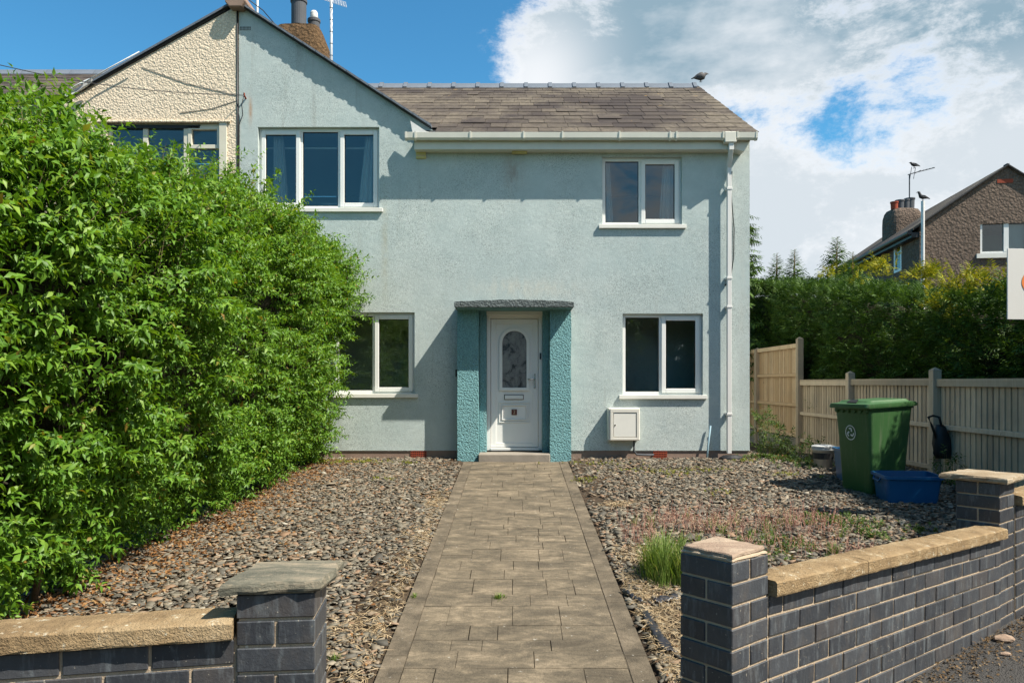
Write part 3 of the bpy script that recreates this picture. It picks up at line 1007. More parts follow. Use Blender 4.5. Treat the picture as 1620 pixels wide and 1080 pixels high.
# letter plate
bm = bmesh.new()
box(bm, -0.185, 0.125, 12.088, 12.0985, 0.858, 0.94)
build('letter_slot', bm, 'dark', door)
bx('letter_plate', -0.175, 0.115, 12.076, 12.087, 0.868, 0.93, 'white', door, bevel=0.004)
# raised lower panel: two stepped rings
for (a, b, c, d, p_) in ((-0.27, 0.225, 0.49, 0.82, 12.086), (-0.225, 0.18, 0.53, 0.78, 12.078)):
    bm = bmesh.new()
    tw = 0.018
    box(bm, a, a + tw, p_, 12.0986, c, d)
    box(bm, b - tw, b, p_, 12.0986, c, d)
    box(bm, a + tw, b - tw, p_, 12.0986, c, c + tw)
    box(bm, a + tw, b - tw, p_, 12.0986, d - tw, d)
    build('panel_moulding', bm, 'white', door, bevel=0.005)
bx('number_plate', -0.068, 0.018, 12.083, 12.0985, 0.615, 0.705, 'brownwood', door, bevel=0.004)
cu = bpy.data.curves.new('number', 'FONT')
cu.body = '2'
cu.size = 0.085
cu.align_x = 'CENTER'
cu.align_y = 'CENTER'
cu.extrude = 0.002
to = bpy.data.objects.new('tmp', cu)
col.objects.link(to)
bpy.context.view_layer.update()
tm = bpy.data.meshes.new_from_object(to.evaluated_get(bpy.context.evaluated_depsgraph_get()))
bpy.data.objects.remove(to)
tm.materials.clear()
tm.materials.append(M['gold'])
meshobj('number', tm, (-0.025, 12.080, 0.66), door, (math.radians(90), 0, 0))
# handle
bm = bmesh.new()
box(bm, 0.285, 0.318, 12.072, 12.0845, 1.03, 1.27)
hd = build('handle', bm, 'chrome', door, bevel=0.008)
bm = bmesh.new()
tube(bm, [(0.30, 12.07, 1.19), (0.30, 12.03, 1.19), (0.27, 12.025, 1.19), (0.19, 12.03, 1.183)], 0.011)
build('lever', bm, 'chrome', hd, True)
bx('door_sensor', 0.378, 0.402, 12.04, 12.059, 1.50, 1.60, 'black', house, bevel=0.003)
bx('doorbell', -0.945, -0.906, 11.86, 11.90, 1.22, 1.335, 'black', house, bevel=0.004)

# ------------------------------------------------------------------ roof
EV_Y, EV_Z, RG_Y, RG_Z = 11.74, 4.985, 15.5, 7.15
RK = (RG_Z - EV_Z) / (RG_Y - EV_Y)
RA = math.atan(RK)
RX1 = 3.76
bm = bmesh.new()


def mz_(y_):
    return EV_Z + (y_ - EV_Y) * RK


prism(bm, [Vector((-1.35, 11.76, mz_(11.76) - 0.02)), Vector((RX1 - 0.03, 11.76, mz_(11.76) - 0.02)), Vector((RX1 - 0.03, RG_Y, RG_Z - 0.02)), Vector((-4.6, RG_Y, RG_Z - 0.02))], (0, 0, -0.05))
# rear slope
prism(bm, [Vector((-4.3, 19.3, EV_Z - 0.02)), Vector((RX1, 19.3, EV_Z - 0.02)), Vector((RX1, RG_Y + 0.001, RG_Z - 0.01)), Vector((-4.3, RG_Y + 0.001, RG_Z - 0.01))], (0, 0, -0.05))
roof = build('roof', bm, 'dark', house)
L = math.hypot(RG_Y - EV_Y, RG_Z - EV_Z)
rows = 15
gauges = np.linspace(0.325, 0.235, rows)
gauges *= L / gauges.sum()
s = 0.0
ev_dir = Vector((0, math.cos(RA), math.sin(RA)))
nrm = Vector((0, -math.sin(RA), math.cos(RA)))
slate_meshes = []
for k in range(26):
    bm = bmesh.new()
    wd = 0.20 + 0.22 * (k / 25) ** 1.2
    ln = 0.46
    j = [random.uniform(-0.008, 0.008) for _ in range(6)]
    vs_ = box(bm, -wd / 2 + 0.002, wd / 2 - 0.002, 0, ln, 0, 0.010)
    for idx in (0, 4):
        vs_[idx].co.y += j[0]
    for idx in (1, 5):
        vs_[idx].co.y += j[1]
    bmesh.ops.bevel(bm, geom=[e for e in bm.edges if all(v_.co.z > 0.005 for v_ in e.verts)], offset=0.003, segments=1, affect='EDGES')
    me = bpy.data.meshes.new('slate')
    bm.to_mesh(me)
    bm.free()
    me.materials.append(M['slate'])
    slate_meshes.append((wd, me))
for r in range(rows):
    y_ = EV_Y + s * math.cos(RA)
    z_ = EV_Z + s * math.sin(RA)
    xa = PARTY + (APEX - z_) / GS - 0.12
    x = xa - random.uniform(0, 0.12)
    big = 1.0 - 0.35 * r / rows
    while x < RX1 - 0.02:
        wd, me = random.choice(slate_meshes[int(8 * (1 - r / rows)):int(26 - 6 * r / rows)])
        if x + wd > RX1:
            wd, me = min(slate_meshes, key=lambda q: abs(q[0] - max(0.2, RX1 - x)))
            x = RX1 - wd
        lift = random.uniform(0.0, 0.006) + (0.008 if random.random() < 0.03 else 0)
        sl = random.uniform(-0.010, 0.006)
        if random.random() < 0.02:
            sl -= 0.02
        p = Vector((x + wd / 2, y_, z_)) + ev_dir * sl + nrm * (0.014 + lift)
        o = meshobj('slate', me, p, roof, (RA - math.radians(1.6), 0, random.uniform(-0.006, 0.006)))
        x += wd
        if x >= RX1 - 0.03:
            break
    s += gauges[r]
# ridge tiles
x = -3.2
ridge_me = None
while x < RX1 - 0.1:
    ln = min(0.49, RX1 + 0.02 - x)
    bm = bmesh.new()
    yz = [(-0.17, -0.105), (-0.05, 0.02), (0.0, 0.045), (0.05, 0.02), (0.17, -0.105)]
    sec = [Vector((x + 0.004, RG_Y + a, RG_Z + 0.045 + b)) for a, b in yz] + [Vector((x + 0.004, RG_Y + a, RG_Z + 0.025 + b)) for a, b in yz[::-1]]
    prism(bm, sec, (ln - 0.01, 0, 0))
    rt = build('ridge_tile', bm, 'ridge', roof)
    bm = bmesh.new()
    sec = [Vector((x + ln - 0.06, RG_Y + a * 1.06, RG_Z + 0.066 + b)) for a, b in yz] + [Vector((x + ln - 0.06, RG_Y + a * 1.05, RG_Z + 0.048 + b)) for a, b in yz[::-1]]
    prism(bm, sec, (0.075, 0, 0))
    build('ridge_collar', bm, 'ridge', rt)
    x += ln
# cross gable roof: right slope over this house, thin slates with a ragged verge
bm = bmesh.new()
sl_len = 3.05
pts = []
nn = 44
for i in range(nn + 1):
    t = i / nn
    xx = PARTY + sl_len * t
    zz = APEX + 0.05 - GS * (xx - PARTY)
    pts.append((xx, 11.89 + 0.006 * ((i * 7) % 5 - 2) / 2, zz))
for i in range(nn):
    (xa, ya_, za), (xb, yb_, zb) = pts[i], pts[i + 1]
    prism(bm, [Vector((xa, ya_, za + 0.003)), Vector((xb + 0.002, ya_, zb)), Vector((xb + 0.002, RG_Y, zb)), Vector((xa, RG_Y, za + 0.003))], (0, 0, -0.034))
build('gable_roof', bm, 'ridge', house)
bm = bmesh.new()
tube(bm, [(PARTY + 0.05, 11.93, APEX - 0.02), (PARTY + sl_len - 0.1, 11.93, APEX - 0.02 - GS * (sl_len - 0.15))], 0.02, 4)
build('verge_fillet', bm, 'dark', house)
# ridge end block at the apex
bm = bmesh.new()
prism(bm, [Vector((PARTY - 0.16, 11.82, APEX - 0.02)), Vector((PARTY - 0.09, 11.82, APEX - 0.10)), Vector((PARTY + 0.10, 11.82, APEX - 0.10)), Vector((PARTY + 0.16, 11.82, APEX - 0.0)), Vector((PARTY + 0.11, 11.82, APEX + 0.13)), Vector((PARTY - 0.11, 11.82, APEX + 0.13))], (0, 3.6, 0))
build('ridge_end', bm, 'plinth', house, bevel=0.012)
# lead flashing in the corner above the gutter
bm = bmesh.new()
prism(bm, [Vector((-1.64, 11.80, 5.20)), Vector((-1.60, 11.80, 4.98)), Vector((-1.22, 11.80, 4.985)), Vector((-1.40, 11.80, 5.04))], (0, 0.06, 0.0))
build('flashing', bm, 'lead', house)
# fascia, soffit, gutter
bx('fascia', -1.58, 3.42, 11.80, 11.82, 4.755, 4.945, 'gutter', house, bevel=0.003)
bm = bmesh.new()
prism(bm, [Vector((3.42, 11.80, 4.945)), Vector((3.68, 11.80, 4.945)), Vector((3.55, 11.80, 4.72)), Vector((3.42, 11.80, 4.755))], (0, 0.2, 0))
build('eave_end', bm, 'gutter', house, bevel=0.004)
bx('soffit', -1.58, 3.42, 11.821, 11.998, 4.76, 4.775, 'gutter', house)
bx('fascia', -1.585, -1.565, 11.821, 11.999, 4.776, 4.945, 'gutter', house)
bm = bmesh.new()
prof = [(11.795, 4.985), (11.795, 4.915), (11.775, 4.885), (11.72, 4.875), (11.695, 4.905), (11.688, 4.985), (11.698, 4.99), (11.705, 4.91), (11.725, 4.888), (11.77, 4.896), (11.786, 4.92), (11.786, 4.985)]
prism(bm, [Vector((-1.70, a, b)) for a, b in prof], (5.43, 0, 0))
gut = build('gutter', bm, 'gutter', house)
for px_ in (-1.695, 3.715):
    bm = bmesh.new()
    prism(bm, [Vector((px_ - 0.015, a, b)) for a, b in ((11.80, 4.992), (11.80, 4.91), (11.778, 4.878), (11.716, 4.868), (11.688, 4.90), (11.682, 4.995))], (0.03, 0, 0))
    build('gutter_end_cap', bm, 'gutter', gut)
for px_ in (-1.55, -0.70, 0.12, 0.72, 1.60, 2.38, 2.48, 3.20, 3.42):
    bm = bmesh.new()
    q = [(11.80, 4.993), (11.80, 4.905), (11.778, 4.873), (11.716, 4.863), (11.684, 4.897), (11.678, 4.998), (11.69, 4.998)]
    prism(bm, [Vector((px_ - 0.012, a, b)) for a, b in q], (0.024, 0, 0))
    build('gutter_bracket', bm, 'gutter', gut)
# outlet and downpipe
bm = bmesh.new()
box(bm, 3.22, 3.40, 11.683, 11.80, 4.83, 4.998)
build('gutter_outlet', bm, 'gutter', gut, bevel=0.01)
dp = bmesh.new()


def sq_tube(bm, pts, r):
    for a, b in zip(pts[:-1], pts[1:]):
        a, b = Vector(a), Vector(b)
        d = (b - a)
        q = d.to_track_quat('Z', 'Y') if d.normalized().z < 0.999 and d.normalized().z > -0.999 else Quaternion()
        if abs(d.normalized().z) > 0.999:
            box(bm, a.x - r, a.x + r, a.y - r, a.y + r, min(a.z, b.z), max(a.z, b.z))
        else:
            mt = Matrix.Translation(a) @ d.to_track_quat('Z', 'X').to_matrix().to_4x4()
            box(bm, -r, r, -r, r, -0.01, d.length + 0.01, mt)


sq_tube(dp, [(3.33, 11.74, 4.85), (3.33, 11.74, 4.72)], 0.036)
sq_tube(dp, [(3.33, 11.74, 4.74), (3.345, 11.90, 4.50)], 0.033)
sq_tube(dp, [(3.345, 11.90, 4.53), (3.345, 11.90, 0.02)], 0.0325)
pipe = build('downpipe', dp, 'downpipe', house, bevel=0.004)
for zz in (4.15, 2.75, 2.3, 0.62):
    bm = bmesh.new()
    box(bm, 3.302, 3.388, 11.86, 11.999, zz, zz + 0.035)
    build('pipe_clip', bm, 'downpipe', pipe, bevel=0.003)
bm = bmesh.new()
lathe(bm, (3.37, 11.86, -0.09), [(0.20, 0.0), (0.19, 0.05), (0.12, 0.085), (0.07, 0.09)], 18)
for v_ in bm.verts:
    v_.co.y = 11.86 + (v_.co.y - 11.86) * 0.6
build('gully_cover', bm, 'black', house)
# fixtures on the wall
bx('soffit_vent', -0.06, 0.18, 11.90, 11.99, 4.735, 4.759, 'yellow', house, bevel=0.003)
bx('wall_vent', -1.575, -1.42, 11.965, 11.999, 4.665, 4.79, 'yellow', house, bevel=0.004)
bx('wall_vent', -1.57, -1.425, 11.96, 11.9645, 4.70, 4.712, 'gold', house)
bm = bmesh.new()
for i in range(8):
    for j in range(2):
        box(bm, -4.36 + i * 0.022, -4.346 + i * 0.022, 11.992, 11.9995, 6.70 + j * 0.03, 6.722 + j * 0.03)
build('air_grille', bm, 'dark', house)
bx('air_grille', -4.37, -4.17, 11.9935, 11.9985, 6.692, 6.762, 'render', house)
for (a, b) in ((-1.66, -1.42), (2.18, 2.39), (-3.55, -3.33)):
    bm = bmesh.new()
    box(bm, a, b, 12.012, 12.03, -0.10, 0.045)
    ab = build('air_brick', bm, 'dark', house)
    bm = bmesh.new()
    for i in range(9):
        xx = a + (b - a) * i / 8
        box(bm, xx - 0.005, xx + 0.005, 12.006, 12.0119, -0.10, 0.045)
    for i in range(6):
        zz = -0.10 + 0.145 * i / 5
        box(bm, a, b, 12.003, 12.0058, zz - 0.006, zz + 0.006)
    build('clay_grid', bm, 'redclay', ab)
# meter box
bm = bmesh.new()
x0, x1, z0, z1 = 1.44, 1.935, 0.225, 0.735
box(bm, x0, x1, 11.82, 11.999, z0, z1)
mb = build('meter_box', bm, 'meter', house, bevel=0.012)
bm = bmesh.new()
for q in ((x0 + 0.03, x1 - 0.01, z1 - 0.07, z1 - 0.01), (x0 + 0.03, x1 - 0.01, z0 + 0.01, z0 + 0.05), (x0 + 0.03, x0 + 0.075, z0 + 0.05, z1 - 0.07), (x1 - 0.055, x1 - 0.01, z0 + 0.05, z1 - 0.07)):
    box(bm, q[0], q[1], 11.80, 11.8195, q[2], q[3])
build('box_frame', bm, 'meter', mb, bevel=0.004)
bx('box_door', x0 + 0.085, x1 - 0.065, 11.808, 11.8195, z0 + 0.06, z1 - 0.08, 'sill', mb, bevel=0.003)
bm = bmesh.new()
lathe(bm, (0, 0, 0), [(0.012, 0), (0.012, 0.008)], 12)
for v_ in bm.verts:
    v_.co = Vector((x0 + 0.105 + v_.co.x, 11.807 - v_.co.z, 0.47 + v_.co.y))
build('lock', bm, 'chrome', mb)
bm = bmesh.new()
tube(bm, [(1.86, 11.93, 0.24), (1.86, 11.93, 0.05), (1.90, 11.94, 0.0), (2.05, 11.95, -0.01), (2.16, 11.96, -0.01), (2.18, 12.02, -0.01)], 0.016)
build('gas_pipe', bm, 'pot_grey', house, True)
# black cable by the downpipe
bm = bmesh.new()
tube(bm, [(3.40, 11.93, 4.45), (3.395, 11.98, 4.2), (3.42, 11.985, 3.9), (3.45, 11.985, 3.55), (3.44, 11.985, 3.1), (3.39, 11.985, 2.75), (3.30, 11.985, 2.66)], 0.008, 6)
build('cable', bm, 'black', house, True)
bm = bmesh.new()
tube(bm, [(3.0, 11.92, -0.14), (3.02, 11.93, 0.1), (3.07, 11.955, 0.45)], 0.014, 6)
tag(build('leaning_pipe', bm, 'pipe_blue', None, True), 'thin blue-grey plastic pipe leaning on the wall between gas meter box and downpipe', 'pipe')
# telephone bracket
bm = bmesh.new()
tube(bm, [(-4.27, 12.0, 5.62), (-4.27, 11.93, 5.64), (-4.27, 11.92, 5.68)], 0.014, 6)
build('cable_bracket', bm, 'redclay', house)
bm = bmesh.new()
tube(bm, [(-4.28, 11.93, 5.63), (-4.32, 11.96, 5.5), (-4.31, 11.97, 5.35), (-4.37, 11.985, 5.2), (-4.372, 11.985, 3.6)], 0.007, 5)
tube(bm, [(-4.40, 11.98, 7.0), (-4.385, 11.98, 3.0)], 0.014, 5)
build('cable', bm, 'black', house, True)
# stains of rust under the bracket come from the wall material; satellite wire across to the street
bm = bmesh.new()
p0, p1 = at(-160, 62, 9.5), Vector((-4.28, 11.92, 5.64))
tube(bm, [p0.lerp(p1, i / 12) + Vector((0, 0, -0.18 * math.sin(math.pi * i / 12))) for i in range(13)], 0.006, 5)
tag(build('telephone_wire', bm, 'black', None, True), 'thin black telephone wire sagging from the left to the gable', 'wire')

# ------------------------------------------------------------------ chimney and aerials
def rounded_stack(bm, cx, cy, hx, hy, levels):
    """rounded-square rings; levels: (z, scale)"""
    rings = []
    n = 24
    for z_, sc in levels:
        rg = []
        for k in range(n):
            a = 2 * math.pi * k / n
            c, s_ = math.cos(a), math.sin(a)
            e = 0.45
            rg.append(bm.verts.new((cx + hx * sc * math.copysign(abs(c) ** e, c), cy + hy * sc * math.copysign(abs(s_) ** e, s_), z_)))
        rings.append(rg)
    for i in range(len(rings) - 1):
        for k in range(n):
            bm.faces.new((rings[i][k], rings[i][(k + 1) % n], rings[i + 1][(k + 1) % n], rings[i + 1][k]))
    bm.faces.new(rings[-1])
    bm.faces.new(rings[0][::-1])


bm = bmesh.new()
rounded_stack(bm, -4.30, 15.2, 0.66, 0.55, [(6.7, 1.12), (7.3, 1.02), (7.75, 0.86), (8.02, 0.70), (8.16, 0.62), (8.19, 0.5)])
ch = build('chimney', bm, 'chimdash', house)
for (cx, cy, r, h) in ((-4.29, 15.0, 0.145, 0.53), (-4.11, 15.45, 0.115, 0.36)):
    bm = bmesh.new()
    lathe(bm, (cx, cy, 8.17), [(r, 0), (r, h - 0.08), (r * 1.12, h - 0.07), (r * 1.12, h - 0.02), (r * 0.95, h)], 22)
    pt = build('chimney_pot', bm, 'pot_grey', ch, False)
    bm = bmesh.new()
    lathe(bm, (cx, cy, 8.17 + h), [(r * 0.62, 0), (r * 0.68, 0.05), (r * 0.66, 0.12), (r * 0.4, 0.16)], 16)
    build('cowl', bm, 'lead', pt)
bm = bmesh.new()
mx0 = at(524, 96, 14.0)
tube(bm, [(mx0.x, 14.0, 6.2), (mx0.x, 14.0, 8.6)], 0.026, 10)
ant = build('aerial', bm, 'metal', house, True)
bm = bmesh.new()
for k in range(5):
    zz = 7.15 + k * 0.22
    tube(bm, [(mx0.x, 14.0, zz), (mx0.x, 14.0, zz + 0.012)], 0.0285, 10)
build('mast_band', bm, 'dark', ant)
bm = bmesh.new()
o0 = Vector((mx0.x, 13.95, 8.15))
du, dv = Vector((0.42, -0.15, -0.20)), Vector((-0.10, 0.35, 0.28))
for i in range(10):
    t = -0.35 + 1.1 * i / 9
    tube(bm, [o0 + du * t - dv * 0.3, o0 + du * t + dv * 0.6], 0.004, 4)
for i in range(6):
    t = -0.3 + 0.9 * i / 5
    tube(bm, [o0 + du * -0.35 + dv * t, o0 + du * 0.75 + dv * t], 0.004, 4)
build('aerial_grid', bm, 'metal', ant)
bm = bmesh.new()
p = at(407, 20, 13.0)
tube(bm, [(p.x, 13.0, 6.6), (p.x, 13.0, 8.4)], 0.022, 8)
build('aerial', bm, 'metal', house, True)
bm = bmesh.new()
tube(bm, [(-4.25, 12.0, 7.2), (-4.1, 12.3, 7.16), (-3.95, 12.6, 7.02), (-3.9, 12.9, 6.9)], 0.008, 5)
build('cable', bm, 'black', house, True)

# ================================================================== NEIGHBOUR (left half of the pair)
nb = empty('cream_house', (-6.5, HY0, -0.07), 'cream pebbledashed house joined to the left of the blue one, mostly behind the hedge', 'house')
NW = (-6.46, -4.56, 3.95, 5.23)
NGS = 0.552
bm = bmesh.new()
NX0 = -8.6
wall_cells(bm, NX0, PARTY - 0.012, -0.2, 5.3, HY0 - 0.02, 12.26, [NW])
zl = APEX - 0.05 - NGS * (PARTY - 0.012 + 7.9)
xl = PARTY - (APEX - 5.3) / NGS
for yy in (HY0 - 0.02, 12.26):
    bm.faces.new([bm.verts.new(p) for p in ((xl, yy, 5.3), (PARTY - 0.012, yy, 5.3), (PARTY - 0.012, yy, APEX - 0.01))])
bm.faces.new([bm.verts.new(p) for p in ((PARTY - 0.012, HY0 - 0.02, -0.2), (PARTY - 0.012, 12.26, -0.2), (PARTY - 0.012, 12.26, APEX), (PARTY - 0.012, HY0 - 0.02, APEX))])
build('wall', bm, 'cream', nb)
M['nbwhite'] = plain('old_cream_paint', (0.62, 0.58, 0.47), 0.55, 0.3, 0.12, 4)
# window with top light
x0, x1, z0, z1 = NW
bm = bmesh.new()
yf = 12.02
fw = 0.06
box(bm, x0, x0 + fw, yf, yf + 0.07, z0, z1)
box(bm, x1 - 0.12, x1, yf - 0.06, yf + 0.07, z0, z1)
box(bm, x0 + fw, x1 - 0.12, yf, yf + 0.07, z1 - 0.055, z1)
box(bm, x0 + fw, x1 - 0.12, yf, yf + 0.07, z0, z0 + fw)
box(bm, x0 + 0.55, x0 + 0.63, yf, yf + 0.07, z0 + fw, z1 - 0.055)
box(bm, x1 - 0.70, x1 - 0.63, yf - 0.01, yf + 0.07, z0 + fw, z1 - 0.055)
nwf = build('window', bm, 'nbwhite', nb, bevel=0.004)
bm = bmesh.new()
xa, xb = x1 - 0.63, x1 - 0.12
za, zb = z1 - 0.40, z1 - 0.05
for q in ((xa, xa + 0.06, za, zb), (xb - 0.05, xb, za, zb), (xa + 0.06, xb - 0.05, zb - 0.05, zb), (xa + 0.06, xb - 0.05, za, za + 0.06)):
    box(bm, q[0], q[1], yf - 0.02, yf + 0.05, q[2], q[3])
build('top_light', bm, 'nbwhite', nwf, bevel=0.004)
for (a, b, c, d) in ((x0 + fw, x0 + 0.55, z0 + fw, z1 - 0.055), (x0 + 0.63, x1 - 0.70, z0 + fw, z1 - 0.055), (xa + 0.06, xb - 0.05, za + 0.06, zb - 0.05), (xa, xb, z0 + fw, za - 0.01)):
    bx('pane', a, b, yf + 0.03, yf + 0.034, c, d, 'glass', nwf)
bm = bmesh.new()
box(bm, x0 - 0.15, x1 + 0.06, 11.94, 11.979, z1 - 0.005, z1 + 0.03)
build('lintel_drip', bm, 'cream', nb, bevel=0.01)
bx('room_back_wall', NX0, PARTY - 0.05, 14.5, 14.6, 0.06, 5.3, 'room', nb)
bx('room_floor', NX0, PARTY - 0.05, 12.27, 14.49, 2.5, 2.6, 'room', nb)
bx('room_ceiling', NX0, PARTY - 0.05, 12.27, 14.49, 5.31, 5.34, 'room', nb)
bx('side_wall', NX0 - 0.2, NX0, 12.0, 19.0, -0.3, 4.7, 'cream', nb)
# gable roof, left slope: verge board with lead-grey cover
bm = bmesh.new()
ex = PARTY - 2.75
for (dz, dy0, th) in ((0.07, 11.945, 0.035),):
    prism(bm, [Vector((PARTY - 0.1, dy0, APEX + dz - 0.03)), Vector((ex, dy0, APEX + dz - NGS * 2.75)), Vector((ex, RG_Y, APEX + dz - NGS * 2.75)), Vector((PARTY - 0.1, RG_Y, APEX + dz - 0.03))], (0, 0, -th))
nr = build('gable_roof', bm, 'ridge', nb)
bm = bmesh.new()
tube(bm, [(PARTY - 0.2, 11.965, APEX - 0.09), (ex, 11.965, APEX - NGS * 2.75 - 0.0)], 0.014, 4)
build('verge_board', bm, 'dark', nb)
# main roof going left
LR_Z = 7.43
bm = bmesh.new()
prism(bm, [Vector((-12, 12.0, 5.2)), Vector((-5.0, 12.0, 5.2)), Vector((-4.4, RG_Y, LR_Z)), Vector((-12, RG_Y, LR_Z))], (0, 0, -0.05))
roof2 = build('roof', bm, 'dark', nb)
a2 = math.atan((LR_Z - 5.2) / (RG_Y - 12.0))
d2 = Vector((0, math.cos(a2), math.sin(a2)))
n2v = Vector((0, -math.sin(a2), math.cos(a2)))
for r in range(8):
    s2 = 4.15 - 0.26 * (r + 1)
    x = -10.9 + random.uniform(0, 0.2)
    while x < PARTY - (APEX - (5.2 + d2.z * s2)) / NGS - 0.25:
        wd, me = random.choice(slate_meshes[4:24])
        meshobj('slate', me, Vector((x + wd / 2, 12.0, 5.2)) + d2 * s2 + n2v * (0.016 + random.uniform(0, 0.006)), roof2, (a2 - math.radians(1.6), 0, 0))
        x += wd
x = -11.0
while x < -5.2:
    bm = bmesh.new()
    sec = [Vector((x, RG_Y + a, LR_Z + 0.045 + b)) for a, b in yz] + [Vector((x, RG_Y + a, LR_Z + 0.02 + b)) for a, b in yz[::-1]]
    prism(bm, sec, (0.48, 0, 0))
    build('ridge_tile', bm, 'ridge', roof2)
    x += 0.49
# coil of spare cable at the verge foot, wires on the wall
bm = bmesh.new()
cc_ = at(118, 142, 11.83)
for k in range(5):
    pts = []
    for i in range(19):
        a = 2 * math.pi * i / 18
        pts.append(cc_ + Vector((0.15 * math.cos(a) + 0.05 * k * 0.5, 0.01 * k, 0.055 * math.sin(a) + 0.09 * math.cos(a) + 0.02 * k)))
    tube(bm, pts, 0.008, 5, False)
tube(bm, [cc_ + Vector((0.1, 0, 0.08)), cc_ + Vector((0.5, 0.02, 0.33)), cc_ + Vector((1.0, 0.02, 0.60))], 0.01, 5)
build('cable_coil', bm, 'lead', nb, True)
bm = bmesh.new()
tube(bm, [(-5.9, 11.974, 6.1), (-5.2, 11.974, 5.85), (-4.4, 11.974, 5.66)], 0.004, 5)
tube(bm, [(-5.3, 11.974, 5.38), (-4.8, 11.974, 5.45), (-4.4, 11.974, 5.58)], 0.004, 5)
build('cable', bm, 'pot_grey', nb, True)

# ================================================================== FRONT GARDEN WALLS
BR = {}


def brick_mesh(ln, dp, ht):
    key = (round(ln, 3), round(dp, 3), round(ht, 3))
    if key not in BR:
        bm = bmesh.new()
        box(bm, 0, ln, 0, dp, 0, ht)
        bmesh.ops.bevel(bm, geom=bm.edges[:], offset=0.0035, segments=1, affect='EDGES')
        me = bpy.data.meshes.new('brick')
        bm.to_mesh(me)
        bm.free()
        me.materials.append(M['brick'])
        BR[key] = me
    return BR[key]


CO = 0.1     # course height
MJ = 0.012   # mortar joint


def lay(parent, org, d, t, off, z, ln, dp, pitch=0.0):
    """brick whose near-left-bottom corner is t metres along d from org and off metres back"""
    yaw = math.atan2(d[1], d[0])
    back = np.array([-d[1], d[0]])
    jit = random.uniform(-0.0025, 0.0025)
    p = np.array(org) + np.array(d) * t + back * (off + jit)
    meshobj('brick', brick_mesh(ln, dp, CO - MJ), (p[0], p[1], z), parent, (0, pitch, yaw + random.uniform(-0.004, 0.004)))


def pier(parent, org, d, ztop, rows, size=0.29, first='along', zshift=0.0):
    """square pier: near-left corner org, front face along d"""
    h = (size - MJ) / 2
    back = np.array([-d[1], d[0]])
    for k in range(rows):
        z = ztop - (k + 1) * CO + MJ * 0.5
        if (k % 2 == 0) == (first == 'along'):
            for o_ in (0, h + MJ):
                lay(parent, org, d, 0, o_, z, size, h)
        else:
            for t_ in (0, h + MJ):
                lay(parent, org, d, t_, 0, z, h, size)
    # mortar core
    q = 0.007
    P = [np.array(org) + np.array(d) * a + back * b for a, b in ((q, q), (size - q, q), (size - q, size - q), (q, size - q))]
    bm = bmesh.new()
    prism(bm, [Vector((p[0], p[1], ztop - rows * CO - 0.05)) for p in P], (0, 0, rows * CO + 0.05 - 0.002))
    build('mortar', bm, 'mortar', parent)


def irregular_slab(name, poly, z, th, m, parent, rough=0.012, tilt=(0, 0)):
    """stone slab with a broken edge: poly list of (x, y)"""
    bm = bmesh.new()
    pts = []
    n = len(poly)
    for i in range(n):
        a, b = np.array(poly[i]), np.array(poly[(i + 1) % n])
        for k in range(6):
            t = k / 6
            p = a + (b - a) * t
            nrm_ = np.array([b[1] - a[1], a[0] - b[0]])
            nrm_ = nrm_ / np.linalg.norm(nrm_)
            pts.append(p + nrm_ * random.uniform(-rough, rough))
    c = np.mean(pts, 0)
    lv = [(0.0, 0.965), (th * 0.3, 1.0), (th * 0.75, 0.985), (th, 0.955)]
    rings = []
    for dz, sc in lv:
        rings.append([bm.verts.new((c[0] + (p[0] - c[0]) * sc * random.uniform(0.985, 1.015), c[1] + (p[1] - c[1]) * sc * random.uniform(0.985, 1.015),
                                    z + dz + (p[0] - c[0]) * tilt[0] + (p[1] - c[1]) * tilt[1] + random.uniform(-0.002, 0.002))) for p in pts])
    nn = len(pts)
    for i in range(len(rings) - 1):
        for k in range(nn):
            bm.faces.new((rings[i][k], rings[i][(k + 1) % nn], rings[i + 1][(k + 1) % nn], rings[i + 1][k]))
    ct = bm.verts.new((c[0], c[1], z + th + 0.004))
    for k in range(nn):
        bm.faces.new((rings[-1][k], rings[-1][(k + 1) % nn], ct))
    bm.faces.new(rings[0][::-1])
    return build(name, bm, m, parent)


def coping(parent, org, d, t0, t1, z0, z1, th=0.075, o0=-0.035, o1=0.185, m='coping'):
    """weathered coping stone along d; z0 / z1 underside heights at its ends"""
    back = np.array([-d[1], d[0]])
    n = max(4, int((t1 - t0) / 0.05))
    bm = bmesh.new()
    prof = [(o0 + 0.003, 0.0), (o0, 0.008), (o0 + 0.001, th * 0.86), (o0 + 0.010, th * 0.97), (o0 + 0.05, th * 1.02), ((o0 + o1) / 2, th * 1.05), (o1 - 0.05, th * 1.02), (o1 - 0.01, th * 0.96), (o1, th * 0.84), (o1, 0.0)]
    rings = []
    for i in range(n + 1):
        f_ = i / n
        t = t0 + (t1 - t0) * f_
        rg = []
        for (b, h) in prof:
            e = 0.0018 * math.sin(t * 41 + b * 60) * math.sin(t * 17.3 + h * 90) + random.uniform(-0.0014, 0.0014)
            if i in (0, n) and h > 0.01:
                sgn = 1 if i == 0 else -1
            p = np.array(org) + np.array(d) * t + back * (b + e)
            rg.append(bm.verts.new((p[0], p[1], z0 + (z1 - z0) * f_ + h + (e if h > 0 else 0))))
        rings.append(rg)
    k = len(prof)
    for i in range(n):
        for j in range(k):
            bm.faces.new((rings[i][j], rings[i + 1][j], rings[i + 1][(j + 1) % k], rings[i][(j + 1) % k]))
    bm.faces.new(rings[0])
    bm.faces.new(rings[-1][::-1])
    return build('coping_stone', bm, m, parent, False)


